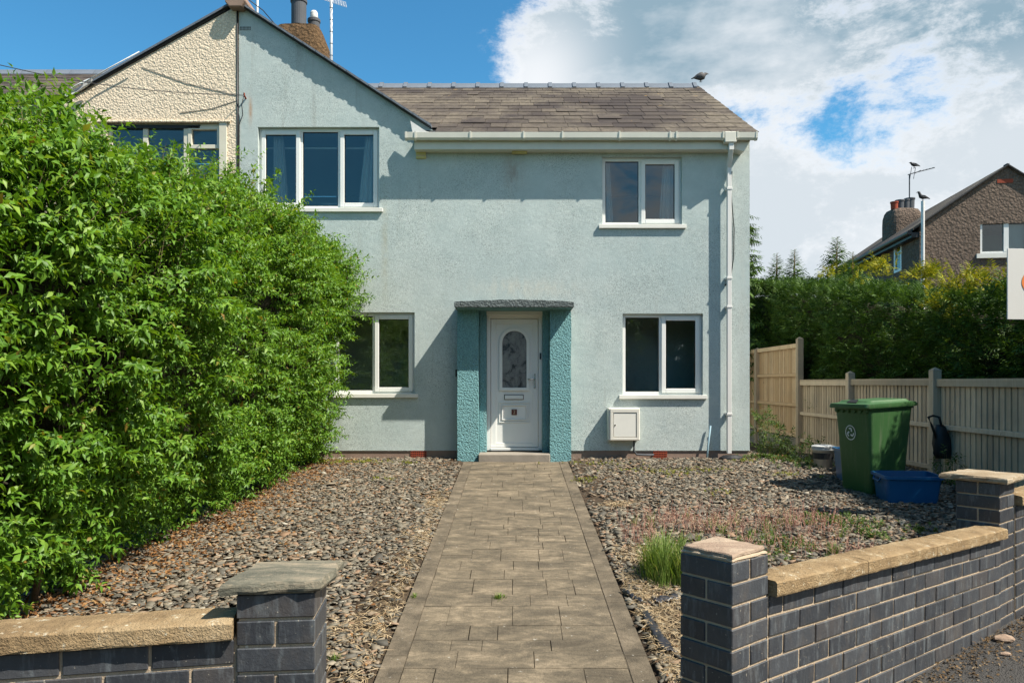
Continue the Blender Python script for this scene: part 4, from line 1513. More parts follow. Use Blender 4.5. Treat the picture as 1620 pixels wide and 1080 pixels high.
# --- left wall and pier
lw = empty('garden_wall', (LC[0] - 0.15, LC[1] + 0.1, PAVE), 'dark grey brick wall in the left front corner with a green-grey slate pier cap', 'wall', 'brick front garden walls')
lpd = np.array([math.cos(LPA), math.sin(LPA)])
lorg = LC - lpd * 0.287
ZT = 0.343
pier(lw, lorg, lpd, ZT, 10, 0.287, 'along')
bk = np.array([-lpd[1], lpd[0]])
c0 = lorg
P4 = [c0 - lpd * 0.055 - bk * 0.035, c0 + lpd * 0.315 - bk * 0.015, c0 + lpd * 0.355 + bk * 0.33, c0 - lpd * 0.0 + bk * 0.335]
irregular_slab('pier_cap', P4, ZT + 0.002, 0.040, 'cap_green', lw, 0.012, (0.01, 0.0))
worg = lorg + lpd * 0.0 + bk * 0.005
zc = 0.178     # underside of the coping
lback = -np.array([-LD[1], LD[0]])
LDr = -LD                                  # left-to-right along the wall
lstart = worg - LDr * 3.2
for k in range(8):
    z = zc - 0.004 - (k + 1) * CO + MJ * 0.5
    t = 3.2 - MJ - (0.0 if k % 2 == 0 else 0.145)
    if k % 2 == 1:
        lay(lw, lstart, LDr, t + 0.0, 0.0, z, 0.145 - 0.0, 0.15)
        t -= MJ
    while t > 0.3:
        lay(lw, lstart, LDr, t - 0.285, 0.0, z, 0.285, 0.15)
        t -= 0.285 + MJ
bm = bmesh.new()
bkl = np.array([-LDr[1], LDr[0]])
P = [lstart + LDr * a + bkl * b for a, b in ((0, 0.008), (3.205, 0.008), (3.205, 0.14), (0, 0.14))]
prism(bm, [Vector((p[0], p[1], PAVE - 0.1)) for p in P], (0, 0, zc - 0.003 - PAVE + 0.1))
build('mortar', bm, 'mortar', lw)
coping(lw, lstart, LDr, 2.32, 3.187, zc, zc, 0.07)
coping(lw, lstart, LDr, 1.42, 2.312, zc, zc, 0.07)
coping(lw, lstart, LDr, 0.5, 1.412, zc, zc, 0.07)

# --- right wall with its two piers
rw = empty('garden_wall', (RC[0] + 1.2, RC[1] + 1.1, PAVE), 'dark grey brick wall running back to the right with sandstone coping and two piers', 'wall', 'brick front garden walls')
RP = np.array([RD[1], -RD[0]])            # along the pier's left face, towards the corner
porg = RC - RP * 0.29                      # near-left corner seen along its left face
# pier: left face along RP
ZR = 0.322
pier(rw, porg, RP, ZR, 10, 0.29, 'along')
rb = RD
cpts = [porg - RP * 0.0 + rb * 0.0, RC + rb * 0.0, RC + rb * 0.285, porg + rb * 0.285]
cen = np.mean(cpts, 0)
irregular_slab('pier_bed', [cen + (p - cen) * 0.99 for p in cpts], ZR - 0.002, 0.016, 'mortar', rw, 0.004)
irregular_slab('pier_cap', [cen + (p - cen) * s_ for p, s_ in zip(cpts, (0.93, 0.97, 0.93, 0.97))], ZR + 0.013, 0.022, 'cap_pink', rw, 0.006, (0.01, 0.02))
SL = math.radians(2.4)
zt0 = 0.121
zs_ = -math.tan(SL)


def zr(t):
    return zt0 + (t - 0.29) * zs_


for k in range(8):
    t = 0.301
    first = 0.431 if k % 2 == 0 else 0.578
    edges_ = [t, first]
    while edges_[-1] < 3.36:
        edges_.append(edges_[-1] + 0.295 * random.uniform(0.985, 1.015))
    edges_[-1] = 3.36
    for a, b in zip(edges_[:-1], edges_[1:]):
        ln = b - a - MJ
        if ln < 0.04:
            continue
        lay(rw, RC, RD, a, 0.0, zr(a) - (k + 1) * CO + MJ * 0.5, ln, 0.13, SL)
bm = bmesh.new()
rbk = np.array([-RD[1], RD[0]])
P = []
for a, b in ((0.292, 0.0075), (3.36, 0.0075), (3.36, 0.12), (0.292, 0.12)):
    p = RC + RD * a + rbk * b
    P.append((p[0], p[1], zr(a) - 0.003))
prism(bm, [Vector(p) for p in P], (0, 0, -0.95))
build('mortar', bm, 'mortar', rw)
for a, b in ((0.305, 1.215), (1.22, 2.13), (2.135, 3.37)):
    coping(rw, RC, RD, a, b, zr(a) + random.uniform(-0.002, 0.002), zr(b), 0.075, -0.04, 0.17)
# far pier
FO = RC + RD * 3.365
forg = FO - RP * 0.31
pier(rw, forg, RP, 0.392, 11, 0.30, 'across')
fb = RD
c0 = forg
irregular_slab('pier_cap', [c0 - RP * 0.10 - fb * 0.04, FO + RP * 0.06 - fb * 0.03, FO + RP * 0.05 + fb * 0.42, c0 - RP * 0.06 + fb * 0.37], 0.394, 0.042, 'cap_brown', rw, 0.014, (0.0, 0.02))
# next length beyond the far pier
nw = empty('garden_wall', (FO[0] + 1.2, FO[1] + 1.0, PAVE), 'short length of dark brick wall with coping beyond the far pier at the right edge', 'wall', 'brick front garden walls')
for k in range(9):
    t = 3.365 + 0.31
    edges_ = [t, t + (0.15 if k % 2 else 0.295)]
    while edges_[-1] < 6.2:
        edges_.append(edges_[-1] + 0.295)
    for a, b in zip(edges_[:-1], edges_[1:]):
        lay(nw, RC, RD, a, 0.0, 0.20 - (k + 1) * CO + MJ * 0.5, b - a - MJ, 0.13)
bm = bmesh.new()
P = []
for a, b in ((3.67, 0.0075), (6.2, 0.0075), (6.2, 0.12), (3.67, 0.12)):
    p = RC + RD * a + rbk * b
    P.append((p[0], p[1], 0.197))
prism(bm, [Vector(p) for p in P], (0, 0, -0.95))
build('mortar', bm, 'mortar', nw)
for a, b in ((3.68, 4.6), (4.605, 5.5), (5.505, 6.2)):
    coping(nw, RC, RD, a, b, 0.20, 0.20, 0.075, -0.04, 0.17)

# ================================================================== FENCE
fence = empty('timber_fence', (5.9, 10.6, -0.1), 'weathered closeboard timber fence, tall by the house and low along the garden', 'fence')
FX = 5.86
posts = [(7.45, 1.32), (10.6, 1.33), (13.29, 1.32), (15.66, 2.06), (18.4, 1.96), (21.1, 1.96)]


def fence_post(y_, top):
    bm = bmesh.new()
    zb = float(gz(FX, y_)) - 0.25
    box(bm, FX - 0.06, FX + 0.06, y_ - 0.06, y_ + 0.06, zb, top - 0.03)
    build('post', bm, 'timber', fence, bevel=0.005)
    bm = bmesh.new()
    a = [bm.verts.new((FX + sx * 0.062, y_ + sy * 0.062, top - 0.029)) for sx, sy in ((-1, -1), (1, -1), (1, 1), (-1, 1))]
    c_ = bm.verts.new((FX, y_, top + 0.015))
    for i in range(4):
        bm.faces.new((a[i], a[(i + 1) % 4], c_))
    bm.faces.new(a[::-1])
    build('post_cap', bm, 'timber', fence)


for y_, tp in posts:
    fence_post(y_, tp)
board_cache = {}


def board(x, y_, z0, z1, wd, mm='timber'):
    key = (round(z1 - z0, 2), round(wd, 3), mm)
    if key not in board_cache:
        bm = bmesh.new()
        vs_ = box(bm, 0, 0.020, 0, key[1], 0, key[0])
        for i in (2, 3, 6, 7):          # feather edge
            if vs_[i].co.x < 0.01:
                vs_[i].co.x += 0.011
        me = bpy.data.meshes.new('board')
        bmesh.ops.recalc_face_normals(bm, faces=bm.faces[:])
        bm.to_mesh(me)
        bm.free()
        me.materials.append(M[mm])
        board_cache[key] = me
    meshobj('board', board_cache[key], (x, y_, z0), fence, (0, 0, random.uniform(-0.01, 0.01)))


bays = [(7.45, 10.6, 1.15, (1.12, 0.52, -0.18), -0.30), (10.6, 13.29, 1.16, (1.13, 0.53, -0.06), -0.30), (13.29, 15.66, 1.16, (1.12, 0.50, -0.05), -0.34), (15.66, 18.4, 1.93, (1.90, 1.29, 0.66, 0.02), 0.0), (18.4, 21.1, 1.93, (1.90, 1.29, 0.66, 0.02), 0.0)]
for (ya_, yb_, top, rails, zb) in bays:
    y_ = ya_ + 0.065
    while y_ < yb_ - 0.08:
        board(FX + 0.028, y_, zb, top - random.uniform(0.0, 0.01), 0.112, 'warm_timber' if top > 1.5 else 'timber')
        y_ += 0.116
    for i, rz in enumerate(rails):
        bm = bmesh.new()
        d = 0.032 if i else 0.045
        box(bm, FX - 0.02, FX + 0.026, ya_ + 0.061, yb_ - 0.061, rz - d, rz + d)
        build('rail', bm, 'warm_timber' if top > 1.5 else 'timber', fence, bevel=0.004)
    if zb > -0.1:
        bx('gravel_board', FX - 0.015, FX + 0.03, ya_ + 0.061, yb_ - 0.061, -0.45, -0.03, 'concrete', fence)
    else:
        bx('capping_rail', FX - 0.022, FX + 0.06, ya_ + 0.062, yb_ - 0.062, top + 0.002, top + 0.03, 'timber', fence)

# ================================================================== WHEELIE BIN
BP = at(1375, 778, 9.13)
bz = float(gz(BP.x, BP.y)) + 0.012
th = math.radians(70)
fu = Vector((-math.cos(th), math.sin(th), 0))       # along the front face, away from the near corner
su = Vector((math.sin(th), math.cos(th), 0))        # along the side, to the back
wb = empty('wheelie_bin', (BP.x, BP.y, bz), 'green wheeled rubbish bin with closed lid and round white logo', 'bin')
TILT = 0.05


def bp(a, b, h):
    """a across the front, b to the back, h up"""
    p = Vector((BP.x, BP.y, bz)) + fu * a + su * b
    p.z += h * 1.075 + b * 0.045
    return p


W_, D_ = 0.58, 0.72


def ring(bm, a0, a1, b0, b1, h, r=0.05):
    pts = []
    for (ca, cb, q) in ((a0 + r, b0 + r, 180), (a1 - r, b0 + r, 270), (a1 - r, b1 - r, 0), (a0 + r, b1 - r, 90)):
        for k in range(5):
            an = math.radians(q + 22.5 * k)
            pts.append((ca + r * math.cos(an), cb + r * math.sin(an)))
    return [bm.verts.new(bp(a, b, h)) for a, b in pts]


def loft(bm, rings, cap0=True, cap1=True):
    n = len(rings[0])
    for i in range(len(rings) - 1):
        for k in range(n):
            bm.faces.new((rings[i][k], rings[i][(k + 1) % n], rings[i + 1][(k + 1) % n], rings[i + 1][k]))
    if cap0:
        bm.faces.new(rings[0][::-1])
    if cap1:
        bm.faces.new(rings[-1])


bm = bmesh.new()
loft(bm, [ring(bm, 0.055, W_ - 0.055, 0.10, D_ - 0.10, 0.0), ring(bm, 0.045, W_ - 0.045, 0.075, D_ - 0.10, 0.06), ring(bm, 0.02, W_ - 0.02, 0.04, D_ - 0.05, 0.62), ring(bm, 0.0, W_, 0.012, D_ - 0.02, 0.955), ring(bm, -0.012, W_ + 0.012, 0.0, D_, 0.965), ring(bm, -0.012, W_ + 0.012, 0.0, D_, 0.995)])
body = build('body', bm, 'bin', wb, True)
mod = body.modifiers.new('es', 'EDGE_SPLIT')
mod.split_angle = math.radians(40)
# scalloped collar under the rim
bm = bmesh.new()
for i in range(6):
    a = 0.05 + i * (W_ - 0.1) / 5
    c_ = bp(a, 0.0, 0.93)
    mt = Matrix.Translation(c_)
    pts = [bp(a - 0.03, -0.006, 0.965), bp(a + 0.03, -0.006, 0.965), bp(a + 0.012, -0.006, 0.93), bp(a - 0.012, -0.006, 0.93)]
    prism(bm, pts, su * 0.02)
build('collar', bm, 'bin', wb)
bm = bmesh.new()
loft(bm, [ring(bm, -0.03, W_ + 0.03, -0.06, D_ + 0.02, 0.985, 0.05), ring(bm, -0.035, W_ + 0.035, -0.065, D_ + 0.02, 1.00, 0.05), ring(bm, -0.03, W_ + 0.03, -0.055, D_ + 0.02, 1.035, 0.05), ring(bm, 0.03, W_ - 0.03, 0.02, D_ - 0.03, 1.043, 0.05), ring(bm, 0.055, W_ - 0.055, 0.05, D_ - 0.05, 1.068, 0.05)])
lid = build('lid', bm, 'bin', wb, True)
mod = lid.modifiers.new('es', 'EDGE_SPLIT')
mod.split_angle = math.radians(35)
bm = bmesh.new()
prism(bm, [bp(0.20, 0.0, 1.045), bp(0.36, 0.0, 1.045), bp(0.34, 0.05, 1.075), bp(0.22, 0.05, 1.075)], (0, 0, 0.008))
build('lid_grip', bm, 'binplug', lid)
bm = bmesh.new()
tube(bm, [bp(0.02, D_ + 0.06, 1.0), bp(W_ - 0.02, D_ + 0.06, 1.0)], 0.018, 10)
for a in (0.04, W_ / 2, W_ - 0.04):
    tube(bm, [bp(a, D_ - 0.02, 0.99), bp(a, D_ + 0.06, 1.0)], 0.018, 8)
build('handle', bm, 'bin', wb, True)
for a in (-0.01, W_ - 0.04):
    bm = bmesh.new()
    rings_ = []
    for aa in (a, a + 0.05):
        rings_.append([bm.verts.new(bp(aa, D_ - 0.06 + 0.10 * math.cos(2 * math.pi * k / 20), 0.098 + 0.10 * math.sin(2 * math.pi * k / 20))) for k in range(20)])
    loft(bm, rings_)
    build('wheel', bm, 'black', wb)
# printed round logo: ring with three bent arrows
bm = bmesh.new()


def on_front(x, z):
    """point on the front face: x across from its centre, z height"""
    f_ = (z - 0.06) / 0.9
    b = 0.075 - 0.065 * f_ - 0.004
    return bp(W_ / 2 + x, b - 0.004, z)


lc = (0.03, 0.70)
R0 = 0.078


def strip(pts, wd):
    for (x0_, z0_), (x1_, z1_) in zip(pts[:-1], pts[1:]):
        dx_, dz_ = x1_ - x0_, z1_ - z0_
        l_ = math.hypot(dx_, dz_)
        nx_, nz_ = -dz_ / l_ * wd / 2, dx_ / l_ * wd / 2
        bm.faces.new([bm.verts.new(on_front(*p)) for p in ((x0_ + nx_, z0_ + nz_), (x1_ + nx_, z1_ + nz_), (x1_ - nx_, z1_ - nz_), (x0_ - nx_, z0_ - nz_))])


strip([(lc[0] + R0 * math.cos(2 * math.pi * k / 28), lc[1] + R0 * 1.05 * math.sin(2 * math.pi * k / 28)) for k in range(29)], 0.011)
for k in range(3):
    a = math.radians(90 + 120 * k)
    q = [(lc[0] + 0.05 * math.cos(a + s_ * 0.16), lc[1] + 0.05 * math.sin(a + s_ * 0.16)) for s_ in range(-3, 3)]
    strip(q, 0.017)
    strip([q[-1], (lc[0] + 0.022 * math.cos(a + 1.0), lc[1] + 0.022 * math.sin(a + 1.0))], 0.02)
build('logo', bm, 'white_print', wb)

# ================================================================== RECYCLING BOXES
def tub(name, org, ang, w_, d_, h, label, slope=0.05):
    root = empty(name, org, label, 'recycling box', 'blue recycling boxes')
    ux = Vector((math.cos(ang), math.sin(ang), 0))
    uy = Vector((-math.sin(ang), math.cos(ang), 0))

    def q(a, b, z):
        p = Vector(org) + ux * a + uy * b
        p.z += z + b * slope
        return p

    def rr(a0, a1, b0, b1, z, r=0.05):
        pts = []
        for (ca, cb, an0) in ((a0 + r, b0 + r, 180), (a1 - r, b0 + r, 270), (a1 - r, b1 - r, 0), (a0 + r, b1 - r, 90)):
            for k in range(5):
                an = math.radians(an0 + 22.5 * k)
                pts.append((ca + r * math.cos(an), cb + r * math.sin(an)))
        return [bm.verts.new(q(a, b, z)) for a, b in pts]
    bm = bmesh.new()
    hw, hd = w_ / 2, d_ / 2
    i = 0.05
    rs = [rr(-hw + i, hw - i, -hd + i, hd - i, 0.0), rr(-hw + 0.022, hw - 0.022, -hd + 0.022, hd - 0.022, h - 0.04), rr(-hw, hw, -hd, hd, h - 0.035), rr(-hw, hw, -hd, hd, h), rr(-hw + 0.026, hw - 0.026, -hd + 0.026, hd - 0.026, h), rr(-hw + i + 0.006, hw - i - 0.006, -hd + i + 0.006, hd - i - 0.006, 0.012)]
    loft(bm, rs)
    o = build('tub', bm, 'bluebox', root, True)
    mod = o.modifiers.new('es', 'EDGE_SPLIT')
    mod.split_angle = math.radians(35)
    for s_ in (-1, 1):
        bm = bmesh.new()
        tube(bm, [q(s_ * (hw - 0.01), -0.09, h - 0.03), q(s_ * (hw + 0.012), -0.08, h - 0.075), q(s_ * (hw + 0.012), 0.08, h - 0.075), q(s_ * (hw - 0.01), 0.09, h - 0.03)], 0.012, 6)
        build('handle', bm, 'bluebox', root, True)
    return root


p = at(1433, 783, 9.0)
p.z = float(gz(p.x, 8.95)) + 0.0
tub('recycling_box', (p.x, 8.98, float(gz(p.x, 8.98)) + 0.01), math.radians(-4), 0.68, 0.46, 0.31, 'open dark blue plastic recycling box in front of the green wheeled bin')
tub('recycling_box', (4.50, 10.15, float(gz(4.5, 10.15)) + 0.01), math.radians(80), 0.58, 0.40, 0.42, 'blue plastic box half hidden behind the green wheeled bin')
# white tub left of it
bk_o = Vector((4.52, 11.15, float(gz(4.52, 11.15)) + 0.005))
bk_ = empty('bucket', bk_o, 'grubby white plastic tub lying by the fence behind the bin', 'bucket')
bm = bmesh.new()
lathe(bm, bk_o, [(0.12, 0), (0.145, 0.26), (0.16, 0.27), (0.16, 0.30), (0.15, 0.30), (0.13, 0.05)], 20)
build('tub', bm, 'bucket', bk_, True)
bm = bmesh.new()
lathe(bm, bk_o + Vector((0.0, 0, 0.302)), [(0.165, 0), (0.168, 0.025), (0.12, 0.04)], 20)
build('lid', bm, 'bucket', bk_)
bm = bmesh.new()
lathe(bm, bk_o, [(0.139, 0.14), (0.1415, 0.14), (0.147, 0.23), (0.143, 0.23)], 20)
build('band', bm, 'dark', bk_)

# black bag hanging on the fence post
hb = at(1484, 690, 10.35)
bag = empty('black_bag', (hb.x, hb.y, 0.1), 'black bag with looped strap hanging on the fence post', 'bag')
bm = bmesh.new()
prof_b = [(0.10, 0.20, 0.05), (0.17, 0.26, 0.075), (0.30, 0.24, 0.085), (0.42, 0.21, 0.075), (0.52, 0.16, 0.05), (0.56, 0.10, 0.02)]
rings_ = []
bx_c = hb.x + 0.04
for (z_, w2, d2_) in prof_b:
    rings_.append([bm.verts.new((bx_c + w2 / 2 * math.cos(2 * math.pi * k / 16) * (1 + 0.12 * math.sin(3 * k + z_ * 20)) - 0.12 * (z_ - 0.3), hb.y - 0.03 + d2_ * math.sin(2 * math.pi * k / 16), z_)) for k in range(16)])
loft(bm, rings_)
build('pouch', bm, 'black', bag, True)
bm = bmesh.new()
tube(bm, [(bx_c - 0.09, hb.y - 0.06, 0.35), (bx_c - 0.17, hb.y - 0.08, 0.55), (bx_c - 0.20, hb.y - 0.05, 0.66), (bx_c - 0.12, hb.y - 0.02, 0.68), (bx_c - 0.05, hb.y - 0.05, 0.66), (bx_c - 0.02, hb.y - 0.06, 0.52)], 0.017, 6)
build('strap', bm, 'black', bag, True)

# ================================================================== SALE BOARD at the right edge
sb = empty('sale_board', (5.42, 7.62, float(gz(5.4, 7.6))), 'white board with an orange disc on a post at the right edge', 'sign')
bm = bmesh.new()
sa = at(1594, 393, 7.5)
sbm = at(1597, 505, 7.5)
yaw = Matrix.Translation((sa.x, 7.5, 0)) @ Matrix.Rotation(math.radians(6), 4, 'Z')
box(bm, 0, 0.72, 0, 0.012, sbm.z, sa.z, yaw)
build('board', bm, 'board', sb, bevel=0.002)
bm = bmesh.new()
zc_ = (sbm.z + sa.z) / 2 + 0.02
disc = [yaw @ Vector((0.385 + 0.235 * math.cos(2 * math.pi * k / 40), -0.004, zc_ + 0.16 * math.sin(2 * math.pi * k / 40))) for k in range(40)]
prism(bm, disc, (0, 0.0035, 0))
build('disc', bm, 'orange', sb)
bm = bmesh.new()
pc = yaw @ Vector((0.45, 0.045, 0))
box(bm, pc.x - 0.03, pc.x + 0.03, pc.y - 0.02, pc.y + 0.03, float(gz(5.4, 7.6)) - 0.2, sa.z + 0.1)
build('post', bm, 'sill', sb, bevel=0.004)

# ================================================================== BROWN HOUSE behind the hedge
bh = empty('brown_house', (14.5, 24.0, 0.5), 'brown pebbledashed gabled house rising behind the conifer hedge on the right', 'house')
BYAW = math.radians(-8.0)
gdir = Vector((math.cos(BYAW), math.sin(BYAW), 0))        # along the gable face to the right
sdir = Vector((-math.sin(BYAW), math.cos(BYAW), 0))       # away from the viewer
C0 = at(1455, 350, 24.0)
C0.z = 0
EZ = EYE + 248 * 24.0 / F


def hp(a, b, z):
    return C0 + gdir * a + sdir * b + Vector((0, 0, z))


HWD = 2.55
AZ = EZ + HWD * 0.69
GA, GB = 1.78, 3.8     # window across the gable
GZ0, GZ1 = 1.13 + 203 * 23.8 / F, 1.13 + 262 * 23.8 / F
bm = bmesh.new()


def hface(pts):
    bm.faces.new([bm.verts.new(p) for p in pts])


for (a0, a1, z0_, z1_) in ((0, GA, -0.5, EZ), (GB, 2 * HWD, -0.5, EZ), (GA, GB, -0.5, GZ0), (GA, GB, GZ1, EZ)):
    if z1_ > z0_:
        hface([hp(a0, 0, z0_), hp(a1, 0, z0_), hp(a1, 0, z1_), hp(a0, 0, z1_)])
ztop_w = GZ1
hface([hp(0, 0, EZ + 0.0), hp(2 * HWD, 0, EZ), hp(HWD, 0, AZ)])
for (p_, r_, s_, t_) in ((GA, GZ0, GA, GZ1), (GB, GZ1, GB, GZ0), (GA, GZ1, GB, GZ1), (GB, GZ0, GA, GZ0)):
    hface([hp(p_, 0, r_), hp(s_, 0, t_), hp(s_, 0.15, t_), hp(p_, 0.15, r_)])
SB0, SB1, SZ0, SZ1 = 1.55, 2.25, 4.9, 5.85
for (b0, b1, z0_, z1_) in ((0, SB0, -0.5, EZ), (SB1, 9.0, -0.5, EZ), (SB0, SB1, -0.5, SZ0), (SB0, SB1, SZ1, EZ)):
    hface([hp(0, b0, z0_), hp(0, b0, z1_), hp(0, b1, z1_), hp(0, b1, z0_)])
hface([hp(2 * HWD, 0, -0.5), hp(2 * HWD, 9, -0.5), hp(2 * HWD, 9, EZ), hp(2 * HWD, 0, EZ)])
build('wall', bm, 'brown_dash', bh)
# window in the gable
bm = bmesh.new()


def hbox(a0, a1, b0, b1, z0_, z1_):
    mt = Matrix(((gdir.x, sdir.x, 0, C0.x), (gdir.y, sdir.y, 0, C0.y), (0, 0, 1, 0), (0, 0, 0, 1)))
    box(bm, a0, a1, b0, b1, z0_, z1_, mt)


fz = 0.075
hbox(GA, GA + fz, 0.04, 0.12, GZ0, GZ1)
hbox(GB - fz, GB, 0.04, 0.12, GZ0, GZ1)
hbox(GA + fz, GB - fz, 0.04, 0.12, GZ1 - fz, GZ1)
hbox(GA + fz, GB - fz, 0.04, 0.12, GZ0, GZ0 + fz)
hbox(GA + 0.70, GA + 0.84, 0.03, 0.12, GZ0 + fz, GZ1 - fz)
hbox(GA + 1.35, GA + 1.45, 0.03, 0.12, GZ0 + fz, GZ1 - fz)
bw = build('window', bm, 'white', bh)
for (a0, a1) in ((GA + fz, GA + 0.70), (GA + 0.84, GA + 1.35), (GA + 1.45, GB - fz)):
    bm = bmesh.new()
    hbox(a0, a1, 0.08, 0.085, GZ0 + fz, GZ1 - fz)
    build('pane', bm, 'glass', bw)
bm = bmesh.new()
hbox(GA - 0.12, GB + 0.12, -0.06, 0.0, GZ0 - 0.14, GZ0 - 0.001)
build('sill', bm, 'sill', bw)
bm = bmesh.new()
hbox(0.1, 2 * HWD - 0.1, 2.0, 2.1, 0, EZ)
hbox(0.1, 2 * HWD - 0.1, 0.2, 1.99, GZ0 - 0.8, GZ0 - 0.7)
build('room_wall', bm, 'room', bh)
bm = bmesh.new()
for i in range(22):
    a = GA + 0.86 + i * 0.024
    tube(bm, [hp(a, 0.22, GZ0), hp(a, 0.22, GZ1)], 0.012, 5)
build('curtain', bm, 'curtain', bw)
# side window
bm = bmesh.new()
for (b0, b1, z0_, z1_) in ((SB0, SB0 + 0.09, SZ0, SZ1), (SB1 - 0.09, SB1, SZ0, SZ1), (SB0 + 0.09, SB1 - 0.09, SZ0, SZ0 + 0.08), (SB0 + 0.09, SB1 - 0.09, SZ1 - 0.08, SZ1)):
    hbox(-0.02, 0.07, b0, b1, z0_, z1_)
sw = build('window', bm, 'white', bh)
bm = bmesh.new()
hbox(0.02, 0.025, SB0 + 0.09, SB1 - 0.09, SZ0 + 0.08, SZ1 - 0.08)
build('pane', bm, 'glass', sw)
# roof slabs, verge and eave
bm = bmesh.new()
for s_ in (0, 1):
    a_e = -0.22 if s_ == 0 else 2 * HWD + 0.22
    ze = EZ - 0.22 * 0.69
    prism(bm, [hp(a_e, -0.06, ze), hp(HWD, -0.06, AZ), hp(HWD, 9.2, AZ), hp(a_e, 9.2, ze)], (0, 0, 0.07))
build('roof', bm, 'slate', bh)
bm = bmesh.new()
for i in range(16):
    t = i / 16
    a0 = 0.02 + HWD * t
    prism(bm, [hp(a0, -0.10, EZ + 0.07 + 0.69 * a0), hp(a0 + 0.17, -0.10, EZ + 0.075 + 0.69 * (a0 + 0.16)), hp(a0 + 0.17, -0.10, EZ + 0.03 + 0.69 * (a0 + 0.16)), hp(a0, -0.10, EZ + 0.03 + 0.69 * a0)], sdir * 0.25)
    a1 = 2 * HWD - a0
    prism(bm, [hp(a1, -0.10, EZ + 0.07 + 0.69 * a0), hp(a1 - 0.17, -0.10, EZ + 0.075 + 0.69 * (a0 + 0.16)), hp(a1 - 0.17, -0.10, EZ + 0.03 + 0.69 * (a0 + 0.16)), hp(a1, -0.10, EZ + 0.03 + 0.69 * a0)], sdir * 0.25)
build('verge_slates', bm, 'dark', bh)
bm = bmesh.new()
tube(bm, [hp(-0.30, 0.0, EZ - 0.20), hp(-0.30, 9.2, EZ - 0.20)], 0.075, 10)
hbox(-0.24, 0.0, 0.02, 9.15, EZ - 0.36, EZ - 0.20)
build('gutter', bm, 'black', bh)
bm = bmesh.new()
tube(bm, [hp(0.06, -0.09, 2.5), hp(0.06, -0.09, EZ + 0.75)], 0.055, 10)
build('vent_pipe', bm, 'downpipe', bh)
bm = bmesh.new()
hbox(HWD - 0.28, HWD + 0.18, -0.012, -0.002, AZ - 0.50, AZ - 0.38)
build('air_brick', bm, 'redclay', bh)
bm = bmesh.new()
hbox(-0.03, -0.005, 3.2, 3.45, 5.55, 5.72)
build('air_brick', bm, 'redclay', bh)
# chimney of the brown house
CC = at(1427, 340, 28.5)
bm = bmesh.new()
rounded_stack(bm, CC.x, CC.y, 0.61, 0.5, [(4.5, 1.0), (7.05, 1.0), (7.30, 0.98), (7.48, 0.90), (7.58, 0.80), (7.62, 0.6)])
bc = build('chimney', bm, 'brown_dash', bh)
for (dx_, r, h, mm) in ((-0.40, 0.13, 0.28, 'redclay'), (-0.16, 0.15, 0.36, 'pot_grey'), (0.10, 0.14, 0.40, 'pot_grey'), (0.28, 0.17, 0.46, 'pot_grey')):
    bm = bmesh.new()
    lathe(bm, (CC.x + dx_, CC.y - 0.1 + dx_ * 0.3, 7.58), [(r * 0.92, 0), (r, h - 0.06), (r * 1.12, h - 0.05), (r * 1.12, h), (r * 0.8, h)], 18)
    build('chimney_pot', bm, mm, bc, False)
bm = bmesh.new()
ax = CC.x + 0.28
tube(bm, [(ax, CC.y, 7.9), (ax, CC.y, 8.95)], 0.022, 6)
tube(bm, [(ax - 0.06, CC.y, 8.93), (ax + 0.25, CC.y, 9.02), (ax + 0.95, CC.y, 9.20)], 0.017, 6)
for (t, hh) in ((0.05, 0.30), (0.2, 0.24), (0.32, 0.20), (0.5, 0.08), (0.62, 0.08), (0.74, 0.08), (0.86, 0.08)):
    tube(bm, [(ax + t - 0.06 * (hh > 0.15), CC.y - 0.02, 8.96 + t * 0.26 - hh), (ax + t + 0.02, CC.y - 0.02, 8.96 + t * 0.26 + hh * 0.8)] if hh > 0.15 and t < 0.3 else [(ax + t, CC.y - hh, 8.96 + t * 0.26), (ax + t, CC.y + hh, 8.96 + t * 0.26)], 0.011, 5)
build('aerial', bm, 'pot_grey', bh)

